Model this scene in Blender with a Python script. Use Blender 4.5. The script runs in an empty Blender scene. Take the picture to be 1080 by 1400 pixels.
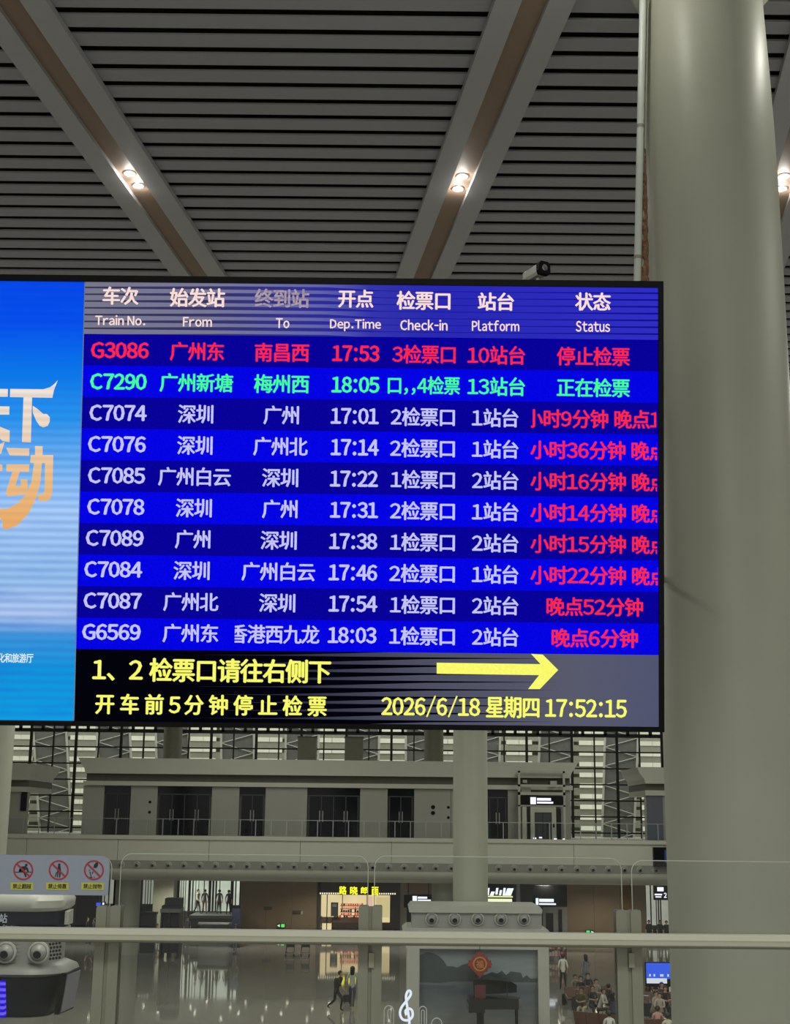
import bpy, bmesh, math, random
from mathutils import Vector, Matrix
random.seed(7)
SC = bpy.context.scene
COL = SC.collection
PI = math.pi
# ------------------------------------------------------------------ camera
FPX = 1900.0
PIT, ROL = math.radians(12.67), math.radians(0.6)
EYE = Vector((0, 0, 1.6))
Fv = Vector((0, math.cos(PIT), math.sin(PIT)))
R0 = Vector((1, 0, 0)); U0 = Vector((0, -math.sin(PIT), math.cos(PIT)))
Rv = R0 * math.cos(ROL) + U0 * math.sin(ROL)
Uv = U0 * math.cos(ROL) - R0 * math.sin(ROL)
cd = bpy.data.cameras.new('camera'); cam = bpy.data.objects.new('camera', cd); COL.objects.link(cam)
cd.sensor_fit = 'HORIZONTAL'; cd.sensor_width = 36; cd.lens = FPX * 36 / 1080
cd.clip_start = 0.05; cd.clip_end = 600
M = Matrix((Rv, Uv, -Fv)).transposed().to_4x4(); M.translation = EYE
cam.matrix_world = M
SC.camera = cam
# ------------------------------------------------------------------ world, exposure, lights
SC.view_settings.view_transform = 'Standard'; SC.view_settings.look = 'None'
SC.view_settings.gamma = 1; SC.view_settings.use_curve_mapping = False
SC.view_settings.exposure = 0.0
W = bpy.data.worlds.new('world'); SC.world = W; W.use_nodes = True
W.node_tree.nodes['Background'].inputs[0].default_value = (1.0, 1.0, 0.93, 1)
W.node_tree.nodes['Background'].inputs[1].default_value = 0.55
SC.cycles.use_denoising = True
SC.cycles.max_bounces = 6; SC.cycles.diffuse_bounces = 3; SC.cycles.glossy_bounces = 3
SC.cycles.transparent_max_bounces = 12; SC.cycles.sample_clamp_indirect = 3.0

def area(name, loc, size, energy, color=(1, 1, .88), sy=None, rot=(0, 0, 0)):
    l = bpy.data.lights.new(name, 'AREA'); l.shape = 'RECTANGLE'; l.size = size; l.size_y = sy or size
    l.energy = energy; l.color = color
    o = bpy.data.objects.new(name, l); o.location = loc; o.rotation_euler = rot; COL.objects.link(o)
    return o
# fill areas added to brighten the big hall, just under its ceiling
area('hall_fill', (-9, 70, 11.4), 5, 1700, sy=20)
area('hall_fill', (14, 70, 11.4), 5, 1700, sy=20)
area('hall_fill', (-9, 38, 11.4), 5, 3000, sy=20)
area('hall_fill', (14, 38, 11.4), 5, 3000, sy=20)
area('gallery_lighting', (-9, 14.5, 11.3), 1.0, 330, sy=5)
area('gallery_lighting', (13, 14.5, 11.3), 1.0, 330, sy=5)
area('roof_hall_fill', (0, 110, 17.0), 90, 9000, color=(1, 1, .95), sy=12)  # added fill that brightens the space beyond the curtain wall
area('gallery_lighting', (1, -4, 11.3), 8, 1300, sy=3)

# ------------------------------------------------------------------ pixel helpers (1080 x 1400 frame)
def ray(px, py): return Fv + Rv * ((px - 540) / FPX) + Uv * ((700 - py) / FPX)
def at(px, py, Y):
    d = ray(px, py); return EYE + d * ((Y - EYE.y) / d.y)
def atz(px, py, z):
    d = ray(px, py); return EYE + d * ((z - EYE.z) / d.z)
GZ = -6.6      # ground floor level
CZ = 11.725    # ceiling level

# ------------------------------------------------------------------ materials
def lin(c):
    c /= 255.0
    return c / 12.92 if c <= .04045 else ((c + .055) / 1.055) ** 2.4
def rgb(c): return (lin(c[0]), lin(c[1]), lin(c[2]), 1)
MATS = {}
def mat(name, c, rough=.55, metal=0, var=.06, scale=3.0, bump=0, spec=.5):
    if name in MATS: return MATS[name]
    m = bpy.data.materials.new(name); m.use_nodes = True; nt = m.node_tree; b = nt.nodes['Principled BSDF']
    b.inputs['Roughness'].default_value = rough; b.inputs['Metallic'].default_value = metal
    b.inputs['Specular IOR Level'].default_value = spec
    tc = nt.nodes.new('ShaderNodeTexCoord'); n = nt.nodes.new('ShaderNodeTexNoise'); n.inputs['Scale'].default_value = scale
    n.inputs['Detail'].default_value = 3
    nt.links.new(tc.outputs['Object'], n.inputs['Vector'])
    r = nt.nodes.new('ShaderNodeMix'); r.data_type = 'RGBA'
    a = rgb(c); lo = [x * (1 - var * 2) for x in a[:3]] + [1]; hi = [min(1, x * (1 + var * 2)) for x in a[:3]] + [1]
    r.inputs[6].default_value = lo; r.inputs[7].default_value = hi
    nt.links.new(n.outputs['Fac'], r.inputs[0]); nt.links.new(r.outputs[2], b.inputs['Base Color'])
    if bump:
        bp = nt.nodes.new('ShaderNodeBump'); bp.inputs['Strength'].default_value = bump
        nt.links.new(n.outputs['Fac'], bp.inputs['Height']); nt.links.new(bp.outputs[0], b.inputs['Normal'])
    MATS[name] = m; return m
def emit(name, c, s=1.0, var=0.0, scale=200, sample=True):
    if name in MATS: return MATS[name]
    m = bpy.data.materials.new(name); m.use_nodes = True; nt = m.node_tree; nt.nodes.clear()
    e = nt.nodes.new('ShaderNodeEmission'); o = nt.nodes.new('ShaderNodeOutputMaterial')
    e.inputs[0].default_value = rgb(c); e.inputs[1].default_value = s
    if var:
        tc = nt.nodes.new('ShaderNodeTexCoord'); n = nt.nodes.new('ShaderNodeTexNoise'); n.inputs['Scale'].default_value = scale
        mr = nt.nodes.new('ShaderNodeMapRange'); mr.inputs[3].default_value = s * (1 - var); mr.inputs[4].default_value = s * (1 + var)
        mr.inputs[1].default_value = .3; mr.inputs[2].default_value = .7
        nt.links.new(tc.outputs['Object'], n.inputs['Vector']); nt.links.new(n.outputs['Fac'], mr.inputs[0]); nt.links.new(mr.outputs[0], e.inputs[1])
    nt.links.new(e.outputs[0], o.inputs[0])
    if not sample: m.cycles.emission_sampling = 'NONE'
    MATS[name] = m; return m

# ------------------------------------------------------------------ mesh builder
class MB:
    def __init__(s): s.v = []; s.f = []; s.mi = []; s.sm = []
    def add(s, vs, fs, mi=0, smooth=False):
        b = len(s.v); s.v += [Vector(p) for p in vs]
        for f in fs: s.f.append([b + i for i in f]); s.mi.append(mi); s.sm.append(smooth)
        return s
    def box(s, x0, x1, y0, y1, z0, z1, mi=0):
        vs = [(x, y, z) for x in (x0, x1) for y in (y0, y1) for z in (z0, z1)]
        return s.add(vs, [(0, 1, 3, 2), (4, 6, 7, 5), (0, 4, 5, 1), (2, 3, 7, 6), (0, 2, 6, 4), (1, 5, 7, 3)], mi)
    def prism(s, pts, axis, a, b, mi=0, smooth=False):
        """extrude a 2D outline along axis: 'y' -> pts are (x,z); 'x' -> (y,z); 'z' -> (x,y)"""
        def P(p, t):
            return {'y': (p[0], t, p[1]), 'x': (t, p[0], p[1]), 'z': (p[0], p[1], t)}[axis]
        n = len(pts); vs = [P(p, a) for p in pts] + [P(p, b) for p in pts]
        s.add(vs, [tuple(range(n))[::-1], tuple(range(n, 2 * n))], mi)
        s.add(vs, [(i, (i + 1) % n, n + (i + 1) % n, n + i) for i in range(n)], mi, smooth)
        return s
    def tube(s, p0, p1, r0, r1=None, n=12, mi=0, caps=True, smooth=True):
        p0 = Vector(p0); p1 = Vector(p1); r1 = r0 if r1 is None else r1
        d = (p1 - p0).normalized(); u = d.orthogonal().normalized(); w = d.cross(u)
        vs = []
        for p, r in ((p0, r0), (p1, r1)):
            for i in range(n):
                a = 2 * PI * i / n; vs.append(p + (u * math.cos(a) + w * math.sin(a)) * r)
        s.add(vs, [(i, (i + 1) % n, n + (i + 1) % n, n + i) for i in range(n)], mi, smooth)
        if caps: s.add(vs, [tuple(range(n))[::-1], tuple(range(n, 2 * n))], mi)
        return s
    def lathe(s, prof, c=(0, 0, 0), n=32, mi=0, axis='z', smooth=True):
        vs = []
        for r, h in prof:
            for i in range(n):
                a = 2 * PI * i / n; x, y = r * math.cos(a), r * math.sin(a)
                vs.append((c[0] + x, c[1] + y, c[2] + h) if axis == 'z' else (c[0] + x, c[1] + h, c[2] + y))
        fs = []
        for k in range(len(prof) - 1):
            for i in range(n):
                j = (i + 1) % n; fs.append((k * n + i, k * n + j, (k + 1) * n + j, (k + 1) * n + i))
        return s.add(vs, fs, mi, smooth)
    def sphere(s, c, r, n=12, m=8, sz=1, mi=0):
        prof = [(max(1e-4, r * math.sin(PI * k / m)), -r * sz * math.cos(PI * k / m)) for k in range(m + 1)]
        return s.lathe(prof, c, n, mi)
    def path(s, pts, r, n=8, mi=0):
        for a, b in zip(pts, pts[1:]): s.tube(a, b, r, n=n, mi=mi)
        return s
    def build(s, name, mats, parent=None, local=False, fix=True):
        me = bpy.data.meshes.new(name)
        off = Vector((0, 0, 0))
        if parent is not None and not local:
            q = parent
            while q is not None: off += q.location; q = q.parent
        me.from_pydata([p - off for p in s.v], [], s.f)
        if not isinstance(mats, (list, tuple)): mats = [mats]
        for m in mats: me.materials.append(m)
        me.polygons.foreach_set('material_index', s.mi); me.polygons.foreach_set('use_smooth', s.sm)
        if fix:
            bm = bmesh.new(); bm.from_mesh(me); bmesh.ops.remove_doubles(bm, verts=bm.verts, dist=1e-5)
            bmesh.ops.recalc_face_normals(bm, faces=bm.faces); bm.to_mesh(me); bm.free()
            if any(s.sm): me.set_sharp_from_angle(angle=math.radians(40))
        me.update()
        o = bpy.data.objects.new(name, me); COL.objects.link(o); o.parent = parent
        return o

def tag(o, label=None, cat=None, group=None, kind=None):
    if label: o['label'] = label
    if cat: o['category'] = cat
    if group: o['group'] = group
    if kind: o['kind'] = kind
    return o
def empty(name, loc=(0, 0, 0), rz=0, **k):
    o = bpy.data.objects.new(name, None); o.location = loc; o.rotation_euler = (0, 0, rz); COL.objects.link(o)
    o.empty_display_size = .1
    return tag(o, **k)
def dup(src, parent):
    c = src.copy(); COL.objects.link(c); c.parent = parent
    for ch in list(src.children): dup(ch, c)
    return c

# ------------------------------------------------------------------ lettering
GL = {}
def one_glyph(ch):
    if ch not in GL:
        u = chr(ord(ch) + 0xFEE0) if '!' <= ch <= '~' else ch
        c = bpy.data.curves.new('txt', 'FONT'); c.body = u; c.size = 1; c.resolution_u = 2
        o = bpy.data.objects.new('txt', c); COL.objects.link(o)
        dg = bpy.context.evaluated_depsgraph_get(); dg.update()
        m = bpy.data.meshes.new_from_object(o.evaluated_get(dg))
        GL[ch] = ([v.co.copy() for v in m.vertices], [tuple(p.vertices) for p in m.polygons])
        bpy.data.objects.remove(o); bpy.data.curves.remove(c); bpy.data.meshes.remove(m)
    return GL[ch]
EM = None
def glyphs(body, off=.02, spacing=1.0):
    """one flat mesh of the whole line; strokes thickened by small shifted copies"""
    global EM
    if EM is None: a_ = one_glyph('口')[0]; EM = (max(v.x for v in a_) - min(v.x for v in a_)) / .78
    x = 0.0; vs = []; fs = []
    k_ = .10 * EM
    for ch in body:
        if ch == ' ': x += .28 * EM * spacing; continue
        gv, gf = one_glyph(ch); lo = min(v.x for v in gv); w = max(v.x for v in gv) - lo
        if ch in '/-': gv = [Vector((v.x * .48, v.y, 0)) for v in gv]; lo *= .48; w *= .48
        if ch.isdigit(): adv = .61 * EM; ox = x + (adv - w) / 2 - lo
        elif ch < '\x7f':
            g_ = k_ * (2.6 if ch in ':.,' else 1.15); adv = w + g_; ox = x + g_ / 2 - lo
        else: adv = 1.0 * EM * spacing; ox = x
        if ch.isdigit(): adv *= 1 if spacing == 1 else spacing
        for dx, dy, dz in ((-off, 0, 0), (off, 0, 1), (0, off * .65, 2), (0, -off * .65, 3)):
            b = len(vs); vs += [(v.x + ox + dx, v.y + dy, dz) for v in gv]; fs += [tuple(b + i for i in f) for f in gf]
        x += adv
    m = bpy.data.meshes.new('lettering'); m.from_pydata(vs, [], fs); return m
def lettering(body, box, m, parent, z=.0, off=.02, clip=None, name='lettering', spacing=1.0, flip=None):
    """box = (x0, x1, y0, y1) in the parent's own plane; glyph outline is fitted to it"""
    me = glyphs(body, off, spacing); me.name = name
    xs = [v.co.x for v in me.vertices]; ys = [v.co.y for v in me.vertices]
    x0, x1, y0, y1 = box; a, b = min(xs), max(xs); c, d = min(ys), max(ys)
    for v in me.vertices:
        v.co.x = x0 + (v.co.x - a) / (b - a) * (x1 - x0)
        v.co.y = y0 + (v.co.y - c) / (d - c) * (y1 - y0); v.co.z = z + v.co.z * .0002
    if clip:
        bm = bmesh.new(); bm.from_mesh(me)
        for xc, sgn in clip:
            g = bm.verts[:] + bm.edges[:] + bm.faces[:]
            bmesh.ops.bisect_plane(bm, geom=g, plane_co=(xc, 0, 0), plane_no=(sgn, 0, 0), clear_outer=True)
        bm.to_mesh(me); bm.free()
    me.materials.clear(); me.materials.append(m)
    o = bpy.data.objects.new(name, me); COL.objects.link(o); o.parent = parent
    return o

# ================================================================== MATERIALS
white_paint = mat('column_paint', (168, 169, 154), .46, var=.03, scale=1.5)
slat_m = mat('slat_metal', (152, 152, 158), .5, var=.02)
flange_m = mat('trough_metal', (168, 168, 170), .45, var=.02)
brown_m = mat('trough_brown', (138, 116, 98), .6, var=.03)
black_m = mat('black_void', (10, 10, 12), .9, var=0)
stone_m = mat('facade_stone', (188, 188, 174), .42, var=.03, scale=.6)
stone2_m = mat('facade_panel', (152, 152, 142), .25, var=.04, scale=.5)
groove_m = mat('groove_dark', (98, 98, 88), .7)
dark_glass = mat('dark_glass', (16, 20, 25), .1, var=.1, spec=.25)
mullion_m = mat('mullion', (16, 17, 18), .5)
rail_m = mat('rail_metal', (172, 172, 158), .4, var=.02)
postm = mat('post_metal', (120, 120, 108), .45, metal=.2, var=.04)
brownwall = mat('brown_wall', (120, 99, 74), .45, var=.06, scale=.4)
navy = mat('navy_panel', (22, 29, 42), .4, spec=.12)
kiosk_w = mat('kiosk_white', (174, 174, 166), .4, var=.03)
kiosk_g = mat('kiosk_grey', (146, 146, 144), .4, var=.03)
bezel = mat('bezel_black', (7, 7, 9), .5, spec=.15)
steel = mat('steel', (150, 150, 148), .3, metal=.8)
lampface = emit('lamp_face', (255, 250, 235), 9, sample=False)

# ================================================================== STRUCTURE
# -- ceiling: black void, metal slats running across the view
ceil = empty('ceiling', (0, 0, CZ), kind='structure')
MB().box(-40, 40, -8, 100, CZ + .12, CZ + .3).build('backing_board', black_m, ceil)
slat_src = None
PITCH = .45
Y0 = 16.0 + .05
for k in range(-46, 130):
    y = Y0 + k * PITCH
    if slat_src is None:
        mb = MB(); mb.box(-28, 28, 0, .29, CZ, CZ + .03)
        slat_src = mb.build('slat', slat_m, ceil); o = slat_src
    else:
        o = slat_src.copy(); COL.objects.link(o); o.parent = ceil
    o.location = (0, y, 0)
# suspension rails above the slats, seen faintly in the gaps
# -- light troughs (zigzag)
def trough(cx, cy, s, label):
    r = empty('light_trough', (cx, cy, CZ), label=label, cat='ceiling trough', group='zigzag light troughs in the slatted ceiling')
    y0, y1 = cy - 15.5, cy + 15.5
    def strip(name, a, b, z0, z1, m):
        vs = []
        for y in (y0, y1):
            xx = cx + s * (y - cy)
            for u, z in ((a, z0), (b, z0), (b, z1), (a, z1)): vs.append((xx + u, y, z))
        MB().add(vs, [(0, 1, 2, 3), (7, 6, 5, 4), (0, 4, 5, 1), (1, 5, 6, 2), (2, 6, 7, 3), (3, 7, 4, 0)]).build(name, m, r)
    strip('flange', -.50, -.17, CZ - .10, CZ - .005, flange_m)
    strip('flange', .17, .50, CZ - .10, CZ - .005, flange_m)
    strip('channel', -.17, .17, CZ - .03, CZ - .005, brown_m)
    return r
def downlight(p, label):
    r = empty('downlight', p, label=label, cat='ceiling light', group='paired downlights in the troughs')
    MB().lathe([(.085, -.012), (.10, -.012), (.105, .004), (.085, .004), (.085, -.012)], p, 20).build('trim_ring', steel, r)
    MB().lathe([(.001, -.004), (.083, -.004)], p, 20).build('lens', lampface, r)
    l = bpy.data.lights.new('downlight_glow', 'POINT'); l.energy = 10; l.shadow_soft_size = .06; l.color = (1, .97, .9)
    lo = bpy.data.objects.new('downlight_glow', l); lo.parent = r; lo.location = (0, 0, -.06); COL.objects.link(lo)
zt = CZ - .035
s_ = .134
for (pa, pb, s, nm) in (((177, 237), (189, 254), s_, 'left'), ((632, 241), (626, 258), -s_, 'middle'), ((1072, 241), (1068, 258), s_, 'right')):
    A, B = atz(*pa, zt), atz(*pb, zt)
    c = (A + B) / 2
    lab = {'left': 'brown-lined ceiling trough slanting down to the right at the upper left',
           'middle': 'brown-lined ceiling trough slanting down to the left above the departure board',
           'right': 'brown-lined ceiling trough glimpsed right of the white column'}[nm]
    trough(c.x, c.y, s, lab)
    for k, q in enumerate((-1, 1)):
        p = B.copy() if q > 0 else A.copy()
        downlight(p, 'round lit downlight in the %s ceiling trough, %s of its pair' % (nm, 'upper in the photo' if q < 0 else 'lower in the photo'))
for x, y, e, lab in ((2.1, 13.7, 80, 'ceiling downlight just left of the huge column top'), (6.2, 15.1, 130, 'ceiling downlight just right of the huge column top')):
    p = Vector((x, y, CZ - .02)); downlight(p, lab)
    l = bpy.data.lights.new('column_spot', 'POINT'); l.energy = e; l.shadow_soft_size = .15; l.color = (1, .99, .88)
    lo = bpy.data.objects.new('column_spot', l); lo.location = (x, y, CZ - .15); COL.objects.link(lo)
# -- ground floor
fm = bpy.data.materials.new('polished_floor'); fm.use_nodes = True
nt = fm.node_tree; b = nt.nodes['Principled BSDF']
tc = nt.nodes.new('ShaderNodeTexCoord'); br = nt.nodes.new('ShaderNodeTexBrick')
br.inputs['Color1'].default_value = rgb((148, 146, 140)); br.inputs['Color2'].default_value = rgb((140, 138, 133)); br.inputs['Mortar'].default_value = rgb((116, 114, 110))
br.inputs['Scale'].default_value = 1.0; br.inputs['Mortar Size'].default_value = .008; br.inputs['Brick Width'].default_value = 1.2; br.inputs['Row Height'].default_value = .9; br.offset = 0
nt.links.new(tc.outputs['Object'], br.inputs['Vector']); nt.links.new(br.outputs['Color'], b.inputs['Base Color'])
b.inputs['Roughness'].default_value = .045; b.inputs['Specular IOR Level'].default_value = .6
MB().box(-45, 45, 5, 118, GZ - .3, GZ).build('floor', fm)['kind'] = 'structure'
tag(MB().box(-30, 30, -8, 4.55, -.35, 0).build('floor_gallery', stone_m), kind='structure')
# -- outer side walls of the hall and wall behind the viewer
tag(MB().box(-45.4, -45, -8, 106, GZ, CZ).build('wall_left', stone_m), kind='structure')
tag(MB().box(45, 45.4, -8, 106, GZ, CZ).build('wall_right', stone_m), kind='structure')

# ================================================================== COLUMNS
def column(x, y, z0, z1, prof, label, n=64, collar=True):
    r = empty('column', (x, y, z0), label=label, cat='column')
    MB().lathe(prof, (x, y, 0), n).build('shaft', white_paint, r)
    if collar:
        R = prof[-1][0]
        MB().lathe([(R + .001, z1 - .25), (R + .12, z1 - .2), (R + .2, z1 - .1), (R + .2, z1 - .005), (R, z1 - .005)], (x, y, 0), n).build('collar', white_paint, r)
    return r
cp = at(978, 380, 15.2)
column(cp.x, 15.2, GZ, CZ, [(.80, GZ), (.775, GZ + 2), (.77, 0), (.768, 4), (.767, 7.8), (.762, 8.8), (.752, 9.6), (.73, 10.4), (.70, 11.2), (.685, CZ)],
       'huge white round column behind the right end of the departure board')
CX = cp.x
mp = at(643, 1100, 62)
column(mp.x, 62, GZ, CZ, [(.75, GZ), (.75, CZ)], 'white round column rising behind the piano kiosk', 40)
column(-17.45, 62, GZ, CZ, [(.75, GZ), (.75, CZ)], 'white round column cut by the left edge of the photo', 40)
def fX(px, Y, py=1100): return at(px, py, Y).x
def fZ(py, Y): return at(540, py, Y).z
for px, w, lab in ((174, 33, 'pale round column under the concourse at the left, right of the prohibition signs'), (606, 30, 'pale round column under the concourse, left of the piano kiosk column')):
    x = fX(px, 92, 1240)
    column(x, 92, GZ, fZ(1208, 92), [(w / 2 / FPX * 92, GZ), (w / 2 / FPX * 92, fZ(1200, 92))], lab, 32, collar=False)
tan_m = mat('tan_column', (128, 126, 108), .5)
for px, w, lab in ((236, 25, 'beige column above the concourse roof, left of the two short ones'), (593, 26, 'beige column above the concourse roof beside the tall white column')):
    x = fX(px, 99, 1020); r = empty('roof_column', (x, 99, 5.4), label=lab, cat='column')
    MB().lathe([(w / 2 / FPX * 99, 5.4), (w / 2 / FPX * 99, CZ)], (x, 99, 0), 28).build('shaft', tan_m, r)
for px, lab in ((420, 'short beige post above the concourse roof, left one of two'), (484 + 0, 'short beige post above the concourse roof, right one of two')):
    x = fX(px if px == 420 else 484, 99, 1020)
x = None
for px, lab in ((420, 'short pale block standing on the concourse roof, left of two'), (484, 'short pale block standing on the concourse roof, right of two')):
    xx = fX(px + (0 if px == 420 else 0), 96, 1020); z0 = fZ(1041, 96); z1 = fZ(1010, 96)
    r = empty('roof_block', (xx, 96, 5.4), label=lab, cat='roof block')
    MB().box(xx - .62, xx + .62, 95.6, 96.6, 5.3, z1).build('body', tan_m, r)
    MB().box(xx - .66, xx + .66, 95.55, 96.65, z1, z1 + .08).build('cap', groove_m, r)

# white pipe beside the near column, leaning slightly, with brown peeling sealant
p_top = at(879, 0, 14.95); p_bot = at(871.5, 380, 14.95); dv = (p_bot - p_top)
p_end = p_top + dv * 1.35; p_st = p_top - dv * .02
r = empty('drain_pipe', p_end, label='slim white pipe running up the left side of the huge column', cat='pipe')
MB().tube(p_st, p_end, .042, n=20).build('pipe', mat('pipe_paint', (206, 212, 204), .35), r)
for t in (.467, .93):
    q = p_top + dv * t
    MB().tube(q - dv.normalized() * .02, q + dv.normalized() * .02, .0455, n=20).build('coupling', mat('pipe_ring', (150, 150, 138), .5), r)
MB().tube(p_st + Vector((.062, .03, 0)), p_end + Vector((.062, .03, 0)), .012, n=10).build('cable', mat('cable_white', (190, 190, 172), .5), r)
sm = MB(); rnd = random.Random(3); rows = []
for k in range(46):
    t = k / 45; y = 205 + t * 185
    wl = (1.0 + 3.9 * min(1, max(0, (t - .12) / .8))) * (1 + rnd.uniform(-.18, .18)) * (0.6 if y < 235 else 1)
    xc = 881.6 - .2 * t + rnd.uniform(-.4, .4)
    a = at(xc - wl, y, 14.99); b_ = at(xc + wl, y, 14.99)
    rows.append((a, b_, .02 + rnd.uniform(0, .05)))
vs = []
for a, b_, d in rows:
    m_ = (a + b_) / 2 + Vector((rnd.uniform(-.008, .008), -d, 0)); vs += [a, m_, b_]
fs = []
for k in range(len(rows) - 1):
    i = k * 3; fs += [(i, i + 1, i + 4, i + 3), (i + 1, i + 2, i + 5, i + 4)]
sm.add(vs, fs)
o = sm.build('peeling_sealant', mat('rust_foam', (146, 108, 80), .9, var=.45, scale=26, bump=1), fix=False)
tag(o, 'ragged rusty brown sealant strip between the white pipe and the huge column', 'sealant')
o.modifiers.new('s', 'SOLIDIFY').thickness = .01

# ================================================================== DEPARTURE BOARD
TILT = math.radians(9.0)
bo = at(500, 995, 13.2)
Vax = Vector((0, -math.sin(TILT), math.cos(TILT))); Nax = Vector((0, -math.cos(TILT), -math.sin(TILT)))
BM = Matrix((Vector((1, 0, 0)), Vax, Nax)).transposed().to_4x4(); BM.translation = bo
board = bpy.data.objects.new('departure_board', None); COL.objects.link(board); board.matrix_world = BM
tag(board, 'large black-framed electronic departure board hung in front of the huge column', 'departure board')
def uv(px, py):
    d = ray(px, py); t = (bo - EYE).dot(Nax) / d.dot(Nax); q = EYE + d * t - bo
    return q.x, q.dot(Vax)
def bpoly(name, pts, m, z, parent=board, depth=.002):
    P = [uv(*p) for p in pts]
    mb = MB(); mb.prism(P, 'z', z - depth, z)
    return mb.build(name, m, parent, local=True)
# true rectangle corners in board coordinates
uL = uv(-380, 700)[0]; uD = uv(109, 690)[0]; uR = uv(900, 700)[0]
uR2 = uv(907, 700)[0]
vT2 = uv(540, 381.5)[1]; vT = uv(540, 390)[1]; vB = uv(540, 990)[1]; vB2 = uv(540, 997)[1]
mb = MB(); mb.box(uL - .1, uR2, vB2, vT2, -.30, -.004)
cab = mb.build('cabinet', bezel, board, local=True)
for nm, bx in (('bezel', (uL - .1, uR2, vT, vT2)), ('bezel', (uL - .1, uR2, vB2, vB)), ('bezel', (uR, uR2, vB, vT))):
    MB().box(bx[0], bx[1], bx[2], bx[3], -.004, .03).build(nm, bezel, board, local=True)
def led(name, build):
    m = bpy.data.materials.new(name); m.use_nodes = True; nt = m.node_tree; nt.nodes.clear()
    e = nt.nodes.new('ShaderNodeEmission'); o = nt.nodes.new('ShaderNodeOutputMaterial'); nt.links.new(e.outputs[0], o.inputs[0])
    tc = nt.nodes.new('ShaderNodeTexCoord'); sep = nt.nodes.new('ShaderNodeSeparateXYZ'); nt.links.new(tc.outputs['Object'], sep.inputs[0])
    build(nt, e, tc, sep); return m
def ramp(nt, stops, src, lo, hi):
    mr = nt.nodes.new('ShaderNodeMapRange'); mr.inputs[1].default_value = lo; mr.inputs[2].default_value = hi; nt.links.new(src, mr.inputs[0])
    cr = nt.nodes.new('ShaderNodeValToRGB'); nt.links.new(mr.outputs[0], cr.inputs[0])
    el = cr.color_ramp.elements
    while len(el) < len(stops): el.new(.5)
    for q, (p, c) in zip(el, stops): q.position = p; q.color = rgb(c)
    return cr.outputs[0]
def math_(nt, op, a, b=None):
    n = nt.nodes.new('ShaderNodeMath'); n.operation = op
    for i, q in enumerate((a, b)):
        if q is None: continue
        if isinstance(q, (int, float)): n.inputs[i].default_value = q
        else: nt.links.new(q, n.inputs[i])
    return n.outputs[0]
def mixc(nt, f, a, b):
    n = nt.nodes.new('ShaderNodeMix'); n.data_type = 'RGBA'
    for i, q in ((0, f), (6, a), (7, b)):
        if isinstance(q, (int, float)): n.inputs[i].default_value = q
        elif isinstance(q, tuple): n.inputs[i].default_value = q
        else: nt.links.new(q, n.inputs[i])
    return n.outputs[2]
def banner_nodes(nt, e, tc, sep):
    c = ramp(nt, [(0, (10, 158, 226)), (.12, (14, 150, 222)), (.19, (60, 150, 220)), (.24, (176, 200, 240)), (.33, (150, 192, 236)), (.47, (170, 206, 250)), (.58, (112, 180, 244)), (.68, (40, 150, 240)), (.78, (8, 122, 236)), (.9, (4, 78, 236)), (1, (4, 70, 232))], sep.outputs[1], vB, vT)
    n = nt.nodes.new('ShaderNodeTexNoise'); n.inputs['Scale'].default_value = 1.0; n.inputs['Detail'].default_value = 5
    mp_ = nt.nodes.new('ShaderNodeMapping'); mp_.inputs['Scale'].default_value = (1.2, 7, 1); nt.links.new(tc.outputs['Object'], mp_.inputs[0]); nt.links.new(mp_.outputs[0], n.inputs[0])
    v = math_(nt, 'MULTIPLY', math_(nt, 'SUBTRACT', n.outputs['Fac'], .5), 1.6)
    low = nt.nodes.new('ShaderNodeMapRange'); low.inputs[1].default_value = vB + 1.9; low.inputs[2].default_value = vB + .6; nt.links.new(sep.outputs[1], low.inputs[0])
    v = math_(nt, 'MULTIPLY', v, math_(nt, 'ADD', math_(nt, 'MULTIPLY', low.outputs[0], 1.0), .25))
    v = math_(nt, 'MAXIMUM', math_(nt, 'MINIMUM', v, 1.0), 0.0)
    c = mixc(nt, v, c, rgb((20, 110, 214)))
    # refresh banding of the panel
    st = math_(nt, 'SINE', math_(nt, 'MULTIPLY', sep.outputs[1], 2 * PI / .0755))
    mid = nt.nodes.new('ShaderNodeMapRange'); mid.inputs[1].default_value = vT - .3; mid.inputs[2].default_value = vT - 1.7; nt.links.new(sep.outputs[1], mid.inputs[0])
    bf = math_(nt, 'MULTIPLY', math_(nt, 'ADD', math_(nt, 'MULTIPLY', st, .5), .5), math_(nt, 'ADD', math_(nt, 'MULTIPLY', mid.outputs[0], .22), .06))
    c = mixc(nt, bf, c, rgb((40, 100, 190)))
    nt.links.new(c, e.inputs[0])
banner_m = led('banner_led', banner_nodes)
def stripes(nt, src, period, width, phase=0):
    f = math_(nt, 'FRACT', math_(nt, 'ADD', math_(nt, 'DIVIDE', src, period), phase))
    return math_(nt, 'LESS_THAN', f, width)
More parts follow.
